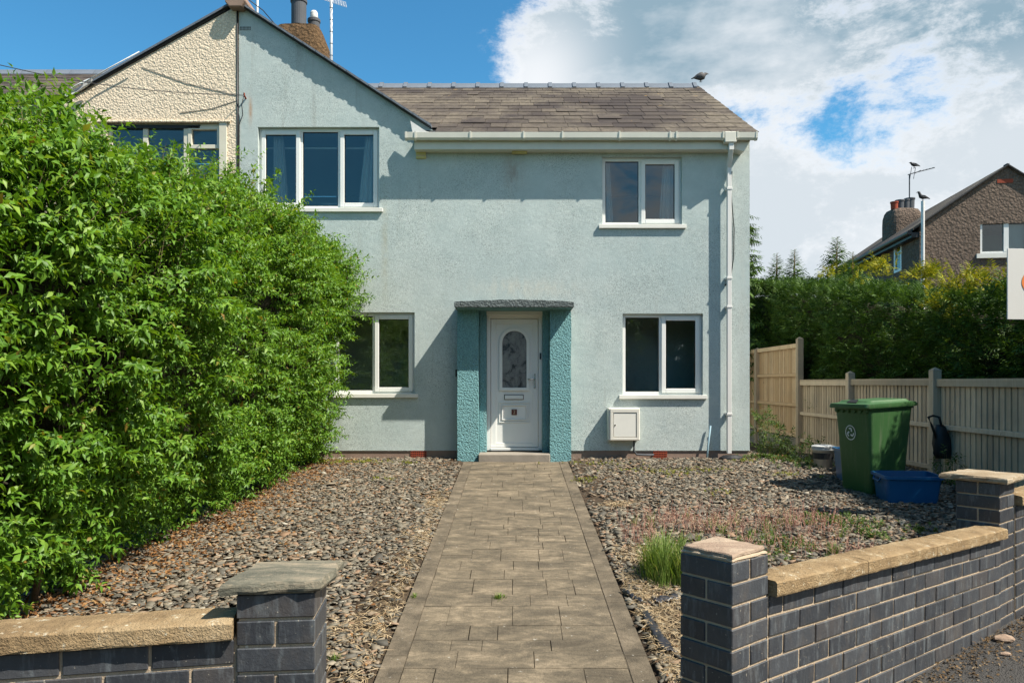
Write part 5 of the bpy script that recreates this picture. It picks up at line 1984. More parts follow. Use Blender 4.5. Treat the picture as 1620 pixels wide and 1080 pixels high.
# ================================================================== BIRDS
def bird(loc, size, face, label, m='bird', fat=1.0, head_up=0.35, group='birds on roofs'):
    """small perching bird, one skinned body; face = +1 looks right"""
    root = empty('bird', loc, label, 'bird', group)
    L_ = size

    def q(x, y_, z):
        return Vector(loc) + Vector((face * x * L_, y_ * L_, z * L_ + 0.0))
    # body as rings along a curve: tail -> breast -> neck -> head
    sp = [(-0.62, 0.20, 0.025, 0.05), (-0.45, 0.26, 0.045, 0.07), (-0.25, 0.32, 0.12, 0.12), (0.0, 0.36, 0.19, 0.17), (0.18, 0.42, 0.18, 0.16), (0.28, 0.42 + head_up * 0.45, 0.115, 0.11), (0.34, 0.45 + head_up * 0.72, 0.11, 0.105), (0.42, 0.46 + head_up * 0.74, 0.075, 0.07), (0.52, 0.45 + head_up * 0.70, 0.022, 0.02), (0.60, 0.43 + head_up * 0.67, 0.006, 0.006)]
    bm = bmesh.new()
    rings_ = []
    for i, (x, z, rz, ry) in enumerate(sp):
        if 2 <= i <= 4:
            rz, ry = rz * fat, ry * fat
        a = sp[max(i - 1, 0)]
        b = sp[min(i + 1, len(sp) - 1)]
        d = Vector((b[0] - a[0], 0, b[1] - a[1])).normalized()
        nn_ = Vector((-d.z, 0, d.x))
        rings_.append([bm.verts.new(q(x + nn_.x * rz * math.cos(2 * math.pi * k / 12), ry * math.sin(2 * math.pi * k / 12), z + nn_.z * rz * math.cos(2 * math.pi * k / 12))) for k in range(12)])
    loft(bm, rings_)
    build('body', bm, m, root, True)
    for s_ in (-1, 1):
        bm = bmesh.new()
        prism(bm, [q(0.15, s_ * 0.15, 0.50), q(-0.1, s_ * 0.185, 0.47), q(-0.55, s_ * 0.08, 0.25), q(-0.15, s_ * 0.175, 0.27), q(0.1, s_ * 0.165, 0.34)], Vector((0, s_ * 0.012 * L_, 0)))
        build('wing', bm, m, root)
        bm = bmesh.new()
        tube(bm, [q(0.02, s_ * 0.07, 0.22), q(0.0, s_ * 0.07, 0.08), q(0.03, s_ * 0.07, 0.0)], 0.018 * L_, 5)
        tube(bm, [q(-0.06, s_ * 0.07, 0.01), q(0.12, s_ * 0.09, 0.01)], 0.014 * L_, 5)
        build('leg', bm, 'bark', root)
    return root


bp_ = at(1108, 141, RG_Y)
bird((bp_.x, RG_Y, RG_Z + 0.12), 0.30, 1, 'dark speckled bird perched on the right end of the slate ridge', 'bird2', 1.45, head_up=0.12)
bird((ax + 0.17, CC.y - 0.02, 9.17), 0.36, -1, 'small dark bird perched on the aerial above the brown chimney', head_up=0.15)
vp = hp(0.06, -0.09, EZ + 0.75)
bird((vp.x, vp.y, vp.z), 0.36, -1, 'dark bird perched on top of the white pipe of the brown house', head_up=0.45)

# ================================================================== VEGETATION
def unit(a):
    return a / np.maximum(np.linalg.norm(a, axis=-1, keepdims=True), 1e-9)


def leaf_mesh(base, d, up, ln, wd, fold=0.25, curl=0.2):
    """leaves as folded five-point blades; returns verts, tris"""
    n = len(base)
    side = unit(np.cross(d, up))
    nrm_ = unit(np.cross(side, d))
    ln = ln[:, None]
    wd = wd[:, None]
    m_ = base + d * ln * 0.48 - nrm_ * 0.0
    tip = base + d * ln - nrm_ * ln * curl
    l_ = base + d * ln * 0.42 + side * wd * 0.5 + nrm_ * wd * fold
    r_ = base + d * ln * 0.42 - side * wd * 0.5 + nrm_ * wd * fold
    V = np.stack([base, l_, m_, r_, tip], 1).reshape(-1, 3)
    i = np.arange(n)[:, None] * 5
    T = np.concatenate([i + np.array([[0, 2, 1]]), i + np.array([[0, 3, 2]]), i + np.array([[1, 2, 4]]), i + np.array([[2, 3, 4]])], 0)
    return V, T


def sprigs(pos, dirs, per, length, lsize, up_bias=0.25, spread=0.9, ar=0.42, fold=0.25, curl=0.2):
    """leafy shoots: per leaves in opposite pairs up each shoot"""
    n = len(pos)
    k = np.arange(per)
    t = ((k // 2) + 0.6) / (per / 2)
    L_ = length if np.ndim(length) else np.full(n, length)
    base = pos[:, None, :] + dirs[:, None, :] * (t[None, :, None] * L_[:, None, None])
    a = unit(np.cross(dirs, rng.normal(size=(n, 3))))
    b = np.cross(dirs, a)
    phi = (k % 2) * math.pi + (k // 2) * 1.57 + rng.uniform(-0.3, 0.3, (n, per))
    rad = a[:, None, :] * np.cos(phi)[..., None] + b[:, None, :] * np.sin(phi)[..., None]
    d = unit(rad * spread + dirs[:, None, :] * (0.35 + 0.5 * t[None, :, None]) + np.array([0, 0, up_bias - 0.2]) + rng.normal(size=(n, per, 3)) * 0.18)
    upv = unit(dirs[:, None, :] * 0.6 + np.array([0, 0, 0.8]) + rng.normal(size=(n, per, 3)) * 0.3)
    sz = (lsize if np.ndim(lsize) else np.full(n, lsize))[:, None] * rng.uniform(0.7, 1.15, (n, per)) * (1.05 - 0.45 * np.abs(t - 0.45))[None, :]
    return leaf_mesh(base.reshape(-1, 3), d.reshape(-1, 3), upv.reshape(-1, 3), sz.ravel(), sz.ravel() * ar, fold, curl)


def stems(pos, dirs, length, r):
    """thin three-sided twigs"""
    n = len(pos)
    a = unit(np.cross(dirs, rng.normal(size=(n, 3)))) * r
    b = np.cross(dirs, a)
    tip = pos + dirs * (length[:, None] if np.ndim(length) else length)
    V = np.stack([pos + a, pos - 0.5 * a + 0.87 * b, pos - 0.5 * a - 0.87 * b, tip], 1).reshape(-1, 3)
    i = np.arange(n)[:, None] * 4
    T = np.concatenate([i + np.array([[0, 1, 3]]), i + np.array([[1, 2, 3]]), i + np.array([[2, 0, 3]])], 0)
    return V, T


# ---- big privet hedge on the left boundary -------------------------------------------------
HX = -3.55      # centre line


def hedge_prof(y, th):
    """cross-section angle th (0 = right foot .. 1 = over the top .. 1.6 left) -> x, z"""
    g0 = gz(HX, y)
    H = np.interp(y, [2.0, 3.5, 5.0, 7.0, 9.0, 10.6, 11.5, 11.95], [2.2, 2.60, 2.88, 3.04, 3.32, 3.40, 3.32, 3.05])
    foot = np.interp(y, [2, 5, 6.5, 9, 12], [-3.95, -3.80, -3.66, -3.56, -3.50])
    bel = np.interp(y, [2, 5, 8, 10.5, 11.5, 12], [-2.90, -2.82, -2.72, -2.58, -2.50, -2.58])
    # piecewise: 0..0.25 foot->belly, 0.25..0.7 belly->shoulder, 0.7..1 shoulder->crest, 1..1.6 to the left side
    kx = np.stack([foot, foot * 0.66 + bel * 0.34, foot * 0.40 + bel * 0.60, bel, bel - 0.24, np.full_like(y, HX), np.full_like(y, HX - 0.75), np.full_like(y, HX - 0.95)], 0)
    kz = np.stack([g0 + 0.02, g0 + 0.40, g0 + 1.0, g0 + 0.76 * (H - g0), H - 0.25, H, H - 0.30, g0 + 1.2], 0)
    kt = np.array([0, 0.14, 0.30, 0.60, 0.84, 1.0, 1.25, 1.6])
    idx = np.clip(np.searchsorted(kt, th, side='right') - 1, 0, 6)
    f_ = (th - kt[idx]) / (kt[idx + 1] - kt[idx])
    ar_ = np.arange(len(y))
    return kx[idx, ar_] * (1 - f_) + kx[idx + 1, ar_] * f_, kz[idx, ar_] * (1 - f_) + kz[idx + 1, ar_] * f_


def hedge_pts(n, y0, y1, t0, t1, inset=0.0, ynear=1.0):
    u_ = rng.uniform(0, 1, n) ** ynear
    y = y0 + (y1 - y0) * u_
    th = rng.uniform(t0, t1, n)
    x, z = hedge_prof(y, th)
    e = 0.01
    x2, z2 = hedge_prof(y, th + e)
    x1, z1 = hedge_prof(y, th - e)
    tx, tz = x2 - x1, z2 - z1
    nr_ = unit(np.stack([tz, np.zeros(n), -tx], 1))
    p = np.stack([x, y, z], 1)
    lump = 0.19 * wob(p, 1.7, 1) + 0.12 * wob(p, 4.6, 2)
    # gaps: pits where foliage sits deeper
    pit = np.clip(wob(p, 3.6, 5) - 0.1, 0, 1) * 0.6
    p = p + nr_ * (lump - pit - inset)[:, None]
    return p, nr_


hedge = empty('privet_hedge', (HX, 7.2, float(gz(HX, 7.2))), 'huge overgrown bright green hedge filling the left side of the garden', 'hedge')
# leafy branches reaching outwards in layers, with dark gaps between them
NB, KB = 2500, 6
pb, nb_ = hedge_pts(NB, 2.9, 11.95, 0.04, 1.2, 0.20, 0.85)
db = unit(nb_ * 0.95 + np.array([0, 0, 0.16]) + rng.normal(size=(NB, 3)) * 0.26)
lb_ = rng.uniform(0.20, 0.50, NB) * np.where(rng.uniform(0, 1, NB) < 0.12, 1.35, 1.0)
tb = np.tile(np.linspace(0.35, 1.0, KB), (NB, 1)) + rng.uniform(-0.06, 0.06, (NB, KB))
p = (pb[:, None] + db[:, None] * (lb_[:, None] * tb)[..., None]).reshape(-1, 3)
sideb = unit(np.cross(db, np.array([0, 0, 1.0])))
sg_ = np.where(np.arange(KB) % 2 == 0, 1.0, -1.0)
d = unit((db[:, None] * 0.75 + sideb[:, None] * (sg_ * 0.62)[None, :, None] + np.array([0, 0, -0.10]) + rng.normal(size=(NB, KB, 3)) * 0.25).reshape(-1, 3))
NS = len(p)
nr_ = np.repeat(nb_, KB, 0)
# fill deeper down
NI = 5200
pi_, ni_ = hedge_pts(NI, 2.7, 11.95, 0.02, 1.22, 0.10, 0.85)
pi_ -= ni_ * (np.abs(rng.normal(size=NI)) * 0.12)[:, None]
di_ = unit(ni_ * 0.7 + np.array([0, 0, 0.35]) + rng.normal(size=(NI, 3)) * 0.5)
p = np.concatenate([p, pi_]); d = np.concatenate([d, di_])
NS = len(p)
# long whippy shoots along the top
V1, T1 = sprigs(p, d, 9, rng.uniform(0.09, 0.20, NS), rng.uniform(0.045, 0.082, NS) * np.interp(p[:, 1], [3, 5, 8], [1.35, 1.22, 1.0]), -0.02, 0.85, 0.42)
NT_ = 420
pt_, nt_ = hedge_pts(NT_, 3.0, 11.8, 0.55, 1.15, 0.02)
dt_ = unit(nt_ * 0.35 + np.array([0, 0, 0.9]) + rng.normal(size=(NT_, 3)) * 0.25)
V2, T2 = sprigs(pt_, dt_, 16, rng.uniform(0.18, 0.42, NT_), rng.uniform(0.045, 0.06, NT_), 0.15, 0.9, 0.42)
# low skirts at the foot
NF = 1500
pf, nf = hedge_pts(NF, 5.2, 11.9, 0.05, 0.24, 0.06)
df = unit(nf * 0.8 + np.array([0, 0, -0.15]) + rng.normal(size=(NF, 3)) * 0.45)
V3, T3 = sprigs(pf, df, 10, rng.uniform(0.12, 0.30, NF), rng.uniform(0.05, 0.07, NF), 0.1, 0.9, 0.44)
# end of the hedge by the house wall
NE = 900
ye = rng.uniform(11.75, 11.98, NE)
te = rng.uniform(0.05, 1.0, NE)
xe, ze = hedge_prof(ye, te)
fe = rng.uniform(0, 1, NE)[:, None]
pe = np.stack([xe, ye, ze], 1)
pe[:, 0] = pe[:, 0] * fe[:, 0] + (HX) * (1 - fe[:, 0])
de = unit(np.array([0.3, 0.2, 0.4]) + rng.normal(size=(NE, 3)) * 0.5)
V4, T4 = sprigs(pe, de, 8, 0.15, 0.055, 0.15, 0.9, 0.44)
V = np.concatenate([V1, V2, V3, V4])
T = np.concatenate([T1, T2 + len(V1), T3 + len(V1) + len(V2), T4 + len(V1) + len(V2) + len(V3)])
tag(npmesh('foliage', V, T, 'leaf', hedge, tuple(hedge.location)), kind='stuff')
S1, U1 = stems(pb, db, lb_, 0.0035)
S2, U2 = stems(pt_, dt_, 0.4, 0.0035)
tag(npmesh('twigs', np.concatenate([S1, S2]), np.concatenate([U1, U2 + len(S1)]), 'bark', hedge, tuple(hedge.location)), kind='stuff')
# the dense woody inside, its shade put into a dark colour
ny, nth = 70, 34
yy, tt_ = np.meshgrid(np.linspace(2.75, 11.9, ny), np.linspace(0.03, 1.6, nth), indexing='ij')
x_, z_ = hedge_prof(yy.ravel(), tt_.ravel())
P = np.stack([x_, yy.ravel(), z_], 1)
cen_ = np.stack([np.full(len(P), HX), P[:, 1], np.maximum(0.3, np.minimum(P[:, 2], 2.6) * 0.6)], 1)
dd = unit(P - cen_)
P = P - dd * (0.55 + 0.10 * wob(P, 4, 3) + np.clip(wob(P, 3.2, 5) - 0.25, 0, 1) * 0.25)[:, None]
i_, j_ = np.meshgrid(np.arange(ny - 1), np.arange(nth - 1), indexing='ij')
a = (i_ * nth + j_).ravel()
npmesh('shaded_core', P, np.stack([a, a + nth, a + nth + 1, a + 1], 1), 'deep', hedge, tuple(hedge.location), True)
for k in range(22):
    y0 = 3.0 + 8.7 * k / 21
    bm = bmesh.new()
    x0 = HX + random.uniform(-0.3, 0.05)
    g0 = float(gz(x0, y0))
    tube(bm, [(x0, y0, g0 - 0.05), (x0 + random.uniform(-0.1, 0.15), y0 + random.uniform(-0.1, 0.1), g0 + 0.6), (x0 + random.uniform(-0.1, 0.2), y0 + random.uniform(-0.2, 0.2), g0 + 1.3)], [0.03, 0.022, 0.012], 6)
    build('stem', bm, 'bark', hedge, True)
# the largest leaves, nearest the camera, each on its own
leaf_me = None
vv, tf = leaf_mesh(np.zeros((1, 3)), np.array([[1.0, 0, 0]]), np.array([[0, 0, 1.0]]), np.array([1.0]), np.array([0.44]), 0.2, 0.22)
leaf_me = bpy.data.meshes.new('leaf')
leaf_me.from_pydata([tuple(x) for x in vv], [], [tuple(int(i) for i in t) for t in tf])
lm, nt = mat('large_privet_leaf')
rnd = nt.n('ObjectInfo').outputs['Random']
lc_ = nt.ramp(rnd, [(0, (0.065, 0.15, 0.014)), (0.5, (0.12, 0.235, 0.02)), (0.95, (0.19, 0.31, 0.036)), (1, (0.26, 0.26, 0.04))])
lb = finish(nt, lc_, 0.4, None, 0, 1, 0.42)
tr = nt.n('BsdfTranslucent')
nt.link(nt.mix(1.0, lc_, (1.35, 1.25, 0.5), 'MULTIPLY'), tr.inputs['Color'])
mxs = nt.n('MixShader', i_0=0.34)
nt.link(lb.outputs[0], mxs.inputs[1])
nt.link(tr.outputs[0], mxs.inputs[2])
nt.link(mxs.outputs[0], [x for x in nt.t.nodes if x.type == 'OUTPUT_MATERIAL'][0].inputs[0])
leaf_me.materials.append(lm)
pl, nl = hedge_pts(150, 4.3, 6.0, 0.08, 0.62, -0.04)
dl = unit(nl * 0.8 + rng.normal(size=(150, 3)) * 0.5 + np.array([0, 0, 0.1]))
for i in range(150):
    for s_ in (-1, 1):
        q = Vector(dl[i]).to_track_quat('X', 'Z')
        o = bpy.data.objects.new('leaf', leaf_me)
        place(o, Vector(pl[i]) + Vector((0, 0, 0.01 * s_)), hedge)
        o.rotation_mode = 'QUATERNION'
        o.rotation_quaternion = q @ Quaternion((0, 0, 1), s_ * random.uniform(0.5, 1.0)) @ Quaternion((1, 0, 0), random.uniform(-0.5, 0.5))
        sc = random.uniform(0.065, 0.095)
        o.scale = (sc, sc, sc)

# ---- conifer hedge on the right -------------------------------------------------------------
def sprays(pos, dirs, size, k=9):
    """feathery flat fronds: narrow blades either side of a stalk"""
    n = len(pos)
    sz = size if np.ndim(size) else np.full(n, size)
    side = unit(np.cross(dirs, np.array([0, 0, 1.0]) + rng.normal(size=(n, 3)) * 0.35))
    j = np.arange(k)
    t = j / k
    sg = np.where(j % 2 == 0, 1.0, -1.0)
    base = pos[:, None] + dirs[:, None] * (sz[:, None] * t[None])[..., None]
    bd = unit(dirs[:, None] * 0.75 + side[:, None] * (sg * 0.75)[None, :, None] + np.array([0, 0, -0.12]) + rng.normal(size=(n, k, 3)) * 0.12)
    ln = sz[:, None] * (0.62 - 0.42 * t)[None] * rng.uniform(0.8, 1.2, (n, k))
    up = np.broadcast_to(np.cross(side, dirs)[:, None] + rng.normal(size=(n, 1, 3)) * 0.2, base.shape)
    return leaf_mesh(base.reshape(-1, 3), bd.reshape(-1, 3), up.reshape(-1, 3), ln.ravel(), ln.ravel() * 0.22, 0.1, 0.25)


ch_ = empty('conifer_hedge', (7.2, 14.0, -0.2), 'tall dark green conifer hedge with golden tips behind the timber fence', 'hedge')
CX0 = 6.18


def con_top(y):
    return np.interp(y, [5.4, 8.6, 9.2, 11.6, 14.4, 17.0, 19.2, 26], [3.1, 3.0, 2.24, 2.40, 2.88, 3.28, 3.62, 4.3])


def con_pts(n, y0=5.6, y1=26.0, zlow=-0.2):
    y = y0 + (y1 - y0) * rng.uniform(0, 1, n)
    H = con_top(y)
    s_ = rng.uniform(0, 1, n)
    onface = s_ < 0.78
    z = np.where(onface, zlow + (H - zlow) * rng.uniform(0, 1, n), H)
    x = np.where(onface, CX0 + 0.02 * z, CX0 + 0.05 + 1.3 * (s_ - 0.78) / 0.22)
    # rounded shoulder
    sh = np.clip((z - (H - 0.5)) / 0.5, 0, 1)
    x = np.where(onface, x + 0.22 * sh ** 2, x)
    nr_ = np.where(onface[:, None], unit(np.stack([-np.ones(n), np.zeros(n), 0.15 + sh], 1)), np.array([0, 0, 1.0]))
    p = np.stack([x, y, z], 1)
    p = p + nr_ * (0.10 * wob(p, 1.8, 7) + 0.08 * wob(p, 4.5, 8))[:, None]
    return p, nr_


NC = 15000
p, nr_ = con_pts(NC)
p -= nr_ * (np.abs(rng.normal(size=NC)) * 0.10)[:, None]
d = unit(nr_ * 0.8 + np.array([0, -0.25, 0.35]) + rng.normal(size=(NC, 3)) * 0.45)
V, T = sprays(p, d, rng.uniform(0.16, 0.28, NC), 11)
tag(npmesh('foliage', V, T, 'conifer', ch_, (7.2, 14.0, -0.2)), kind='stuff')
# golden growth: patches at the top and one down the face
cents = [(7.4 * 1.0, 2.6, 0.30)]
gp = []
for (px_, py_, n_, sp_) in ((1297, 418, 14, 0.12), (1384, 408, 55, 0.14), (1350, 418, 16, 0.2), (1452, 420, 70, 0.13), (1490, 432, 40, 0.2), (1525, 430, 45, 0.2), (1478, 468, 30, 0.12), (1497, 490, 24, 0.12), (1560, 430, 16, 0.2)):
    Y_ = CX0 * F / (px_ - CX)
    c_ = at(px_, py_ + 16, Y_ * 1.0)
    q_ = np.array([c_.x + 0.12, c_.y, c_.z]) + rng.normal(size=(n_, 3)) * np.array([0.12, sp_ * 1.3, sp_ * 0.45])
    gp.append(q_)
gp = np.concatenate(gp)
d = unit(np.array([-0.3, -0.3, 0.8]) + rng.normal(size=(len(gp), 3)) * 0.45)
V, T = sprays(gp, d, rng.uniform(0.12, 0.22, len(gp)), 11)
tag(npmesh('golden_foliage', V, T, 'conifer_gold', ch_, (7.2, 14.0, -0.2)), kind='stuff')
# dense inside, darkened in the colour to stand for shade
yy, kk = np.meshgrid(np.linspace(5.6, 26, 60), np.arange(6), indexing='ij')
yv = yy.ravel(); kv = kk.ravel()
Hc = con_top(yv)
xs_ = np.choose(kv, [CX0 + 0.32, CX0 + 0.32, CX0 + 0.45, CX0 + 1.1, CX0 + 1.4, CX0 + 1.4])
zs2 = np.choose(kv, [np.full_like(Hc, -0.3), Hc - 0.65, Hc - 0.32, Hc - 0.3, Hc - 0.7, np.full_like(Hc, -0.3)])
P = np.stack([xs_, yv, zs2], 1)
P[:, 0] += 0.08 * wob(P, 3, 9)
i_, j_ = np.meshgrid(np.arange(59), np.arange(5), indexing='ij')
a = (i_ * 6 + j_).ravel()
npmesh('shaded_core', P, np.stack([a, a + 6, a + 7, a + 1], 1), 'deep', ch_, (7.2, 14.0, -0.2))
for k in range(16):
    y0 = 6.9 + k * 1.2
    bm = bmesh.new()
    tube(bm, [(CX0 + 0.75, y0, -0.4), (CX0 + 0.75, y0 + 0.05, float(con_top(y0)) - 0.4)], [0.07, 0.03], 6)
    build('trunk', bm, 'bark', ch_, True)


def small_conifer(px_, pytop, Y_, h, w_, label, mm='conifer'):
    top = at(px_, pytop, Y_)
    root = empty('young_conifer', (top.x, Y_, top.z - h), label, 'tree', 'conifer tips above the hedge')
    bm = bmesh.new()
    tube(bm, [(top.x, Y_, top.z - h), (top.x + 0.02, Y_, top.z)], [0.05, 0.004], 6)
    build('trunk', bm, 'bark', root, True)
    n = int(64 * h / 1.2)
    t = np.linspace(0.02, 0.95, n)
    an = np.arange(n) * 2.4
    pos = np.stack([np.full(n, top.x), np.full(n, Y_), top.z - t * h], 1)
    d = unit(np.stack([np.cos(an), np.sin(an), 0.45 - 0.2 * t], 1))
    V, T = sprays(pos, d, w_ * (0.12 + t * 0.88), 11)
    tag(npmesh('crown', V, T, mm, root, tuple(root.location)), kind='stuff')


small_conifer(1323, 374, 18.5, 1.7, 0.85, 'tallest feathery conifer tip above the hedge, left of the brown roof')
small_conifer(1256, 394, 19.0, 1.3, 0.6, 'small conifer tip above the hedge, nearer the blue house')
small_conifer(1228, 400, 19.5, 1.2, 0.6, 'small conifer tip right of the blue house corner')
small_conifer(1348, 398, 18.0, 1.0, 0.5, 'low conifer tip at the foot of the brown roof')
# drooping cypress just beyond the house corner
cy = empty('cypress_tree', (5.7, 19.2, -0.3), 'drooping green cypress showing past the right corner of the blue house', 'tree')
bm = bmesh.new()
tube(bm, [(5.75, 19.2, -0.5), (5.72, 19.2, 2.5), (5.7, 19.2, 5.4)], [0.14, 0.09, 0.02], 8)
build('trunk', bm, 'bark', cy, True)
n = 620
t = rng.uniform(0, 1, n)
an = rng.uniform(0, 6.28, n)
rr_ = (0.12 + 0.55 * t) * rng.uniform(0.3, 1.0, n)
pos = np.stack([5.7 + rr_ * np.cos(an) , 19.2 + rr_ * np.sin(an), 5.45 - 4.6 * t], 1)
keep = (wob(pos, 2.6, 4) > -0.25)
pos, an = pos[keep], an[keep]
d = unit(np.stack([np.cos(an), np.sin(an), np.full(len(an), -0.25)], 1) + rng.normal(size=(len(an), 3)) * 0.25)
V, T = sprays(pos, d, rng.uniform(0.25, 0.45, len(an)), 11)
tag(npmesh('crown', V, T, 'conifer', cy, (5.7, 19.2, -0.3)), kind='stuff')

# ---- trees across the street, seen only in the window glass -----------------------------------
tl = ['tall', 'broad', 'round', 'leaning', 'dense', 'slender', 'ragged']
for k in range(7):
    tx, ty = -13.5 + 4.4 * k + random.uniform(-0.6, 0.6), -16 + random.uniform(-1, 1)
    root = empty('street_tree', (tx, ty, -0.9), '%s leafy tree across the street, reflected in the lower windows' % tl[k], 'tree', 'trees across the street')
    bm = bmesh.new()
    tube(bm, [(tx, ty, -1.0), (tx + 0.1, ty, 1.5), (tx, ty + 0.1, 4.0)], [0.2, 0.15, 0.05], 8)
    build('trunk', bm, 'bark', root, True)
    n = 3200
    v_ = unit(rng.normal(size=(n, 3))) * rng.uniform(0.45, 1.0, n)[:, None]
    pos = np.array([tx, ty, 2.4]) + v_ * np.array([3.1, 2.2, 3.6]) * (1 + 0.2 * wob(v_ * 3, 1, k))[:, None]
    V, T = sprigs(pos, unit(v_ + rng.normal(size=(n, 3)) * 0.4), 8, 0.3, 0.27, 0.1, 0.9, 0.55)
    tag(npmesh('crown', V, T, 'treeleaf', root, (tx, ty, -0.9)), kind='stuff')

# ================================================================== GROUND COVER
def in_bed(x, y, side):
    if side < 0:
        ok = (x < -0.82) & (x > -3.9) & (y < 11.98)
        fy = np.where(x < -1.04, 2.833 + (x + 1.041) * (0.2 / 0.98) + 0.17, 3.2 - 0.0)
        return ok & (y > fy)
    ok = (x > 0.82) & (x < 5.8) & (y < np.where(x < 3.75, 11.98, 15.5))
    fy = 3.409 + (x - 0.973) * 0.831 + 0.20
    fy = np.where(x < 1.25, np.maximum(fy, 3.85 - (x - 0.82) * 0.2), fy)
    return ok & (y > fy)


def chips(name, side, n, label):
    x0, x1 = (-3.9, -0.82) if side < 0 else (0.82, 5.8)
    y0, y1 = (2.6, 12) if side < 0 else (3.6, 14)
    x = rng.uniform(x0, x1, n)
    y = y0 + (y1 - y0) * rng.uniform(0, 1, n)
    k = in_bed(x, y, side)
    # bare straw patches
    p3 = np.stack([x, y, np.zeros(n)], 1)
    bare = (wob(p3, 1.6, 12) > 1.2) | ((np.abs(x) < 1.15) & (wob(p3, 2.0, 13) > 0.15) & (rng.uniform(0, 1, n) < 0.75))
    k &= ~bare
    k &= ~((x > 4.4) & (rng.uniform(0, 1, n) < 0.4))
    x, y = x[k], y[k]
    n = len(x)
    sz = 0.0255 * np.exp(rng.normal(size=n) * 0.36)
    m_ = 5
    an = (np.arange(m_) / m_ * 2 * math.pi)[None] + rng.uniform(0, 6.28, n)[:, None] + rng.uniform(-0.55, 0.55, (n, m_))
    r = sz[:, None] * rng.uniform(0.6, 1.3, (n, m_))
    el = rng.uniform(0.4, 0.85, n)[:, None]
    lx, ly = r * np.cos(an), r * np.sin(an) * el
    rot = rng.uniform(0, 6.28, n)[:, None]
    px_, py_ = lx * np.cos(rot) - ly * np.sin(rot), lx * np.sin(rot) + ly * np.cos(rot)
    tx_, ty_ = rng.normal(size=n) * 0.19, rng.normal(size=n) * 0.17 - 0.02
    thk = sz * rng.uniform(0.10, 0.24, n)
    zc_ = gz(x, y) + rng.uniform(0.002, 0.026, n)
    zt = zc_[:, None] + px_ * tx_[:, None] + py_ * ty_[:, None]
    top = np.stack([x[:, None] + px_ * 0.96, y[:, None] + py_ * 0.96, zt + thk[:, None]], 2)
    bot = np.stack([x[:, None] + px_, y[:, None] + py_, zt], 2)
    V = np.concatenate([top, bot], 1).reshape(-1, 3)
    i = np.arange(n)[:, None] * 10
    tops = i + np.arange(5)[None]
    sides = np.concatenate([i + np.array([[q, q + 5, (q + 1) % 5 + 5, (q + 1) % 5]]) for q in range(5)], 0)
    o = npmesh(name, V, [tops, sides], 'chips')
    tag(o, label, 'gravel', None, 'stuff')


chips('slate_chippings', -1, 33000, 'grey-brown slate chippings covering the bed left of the path')
chips('slate_chippings', 1, 46000, 'grey-brown slate chippings covering the bed right of the path')


def scatter_litter(name, x, y, m, size, label, cat, lift=0.02, ar=0.5, flat=0.35):
    n = len(x)
    base = np.stack([x, y, gz(x, y) + rng.uniform(0.012, 0.012 + lift, n)], 1)
    a = rng.uniform(0, 6.28, n)
    d = unit(np.stack([np.cos(a), np.sin(a), rng.normal(size=n) * flat], 1))
    up = unit(np.array([0, 0, 1.0]) + rng.normal(size=(n, 3)) * 0.4)
    s_ = size * rng.uniform(0.6, 1.3, n)
    V, T = leaf_mesh(base, d, up, s_, s_ * ar, 0.15, 0.2)
    return tag(npmesh(name, V, T, m), label, cat, None, 'stuff')


n = 8000
y = rng.uniform(2.8, 11.8, n)
x = np.interp(y, [2, 5, 6.5, 9, 12], [-3.8, -3.62, -3.42, -3.28, -3.12]) + np.abs(rng.normal(size=n)) * 0.45 - 0.1
k = in_bed(x, y, -1)
scatter_litter('leaf_litter', x[k], y[k], 'litter', 0.045, 'orange-brown dead leaves lying along the foot of the hedge', 'leaf litter', 0.03, 0.5)
n = 1800
x = rng.uniform(-3.2, -0.85, n); y = rng.uniform(2.6, 11.9, n)
k = in_bed(x, y, -1)
scatter_litter('leaf_litter', x[k], y[k], 'litter', 0.035, 'scattered brown leaf bits among the chippings left of the path', 'leaf litter', 0.03, 0.5)
n = 1300
x = rng.uniform(0.85, 4.5, n); y = rng.uniform(3.8, 11.9, n)
k = in_bed(x, y, 1)
scatter_litter('leaf_litter', x[k], y[k], 'litter', 0.032, 'scattered brown leaf bits among the chippings right of the path', 'leaf litter', 0.03, 0.5)
# straw and dry stalks
xs1 = np.concatenate([-0.84 - np.abs(rng.normal(size=2600)) * 0.12, rng.uniform(-3.2, -0.85, 1100)])
ys1 = np.concatenate([rng.uniform(3.1, 9.5, 2600), rng.uniform(2.7, 11, 1100)])
k = in_bed(xs1, ys1, -1)
scatter_litter('dry_grass', xs1[k], ys1[k], 'straw', 0.085, 'pale dry grass stalks matted along the left edge of the path', 'dry grass', 0.02, 0.05, 0.18)
xs1 = np.concatenate([0.86 + np.abs(rng.normal(size=4200)) * 0.22, 1.5 + rng.normal(size=1200) * 0.5])
ys1 = np.concatenate([rng.uniform(3.8, 6.2, 4200), 5.9 + rng.normal(size=1200) * 0.5])
k = in_bed(xs1, ys1, 1)
scatter_litter('dry_grass', xs1[k], ys1[k], 'straw', 0.07, 'pale dry grass matted between path and right gate pier', 'dry grass', 0.03, 0.06, 0.25)


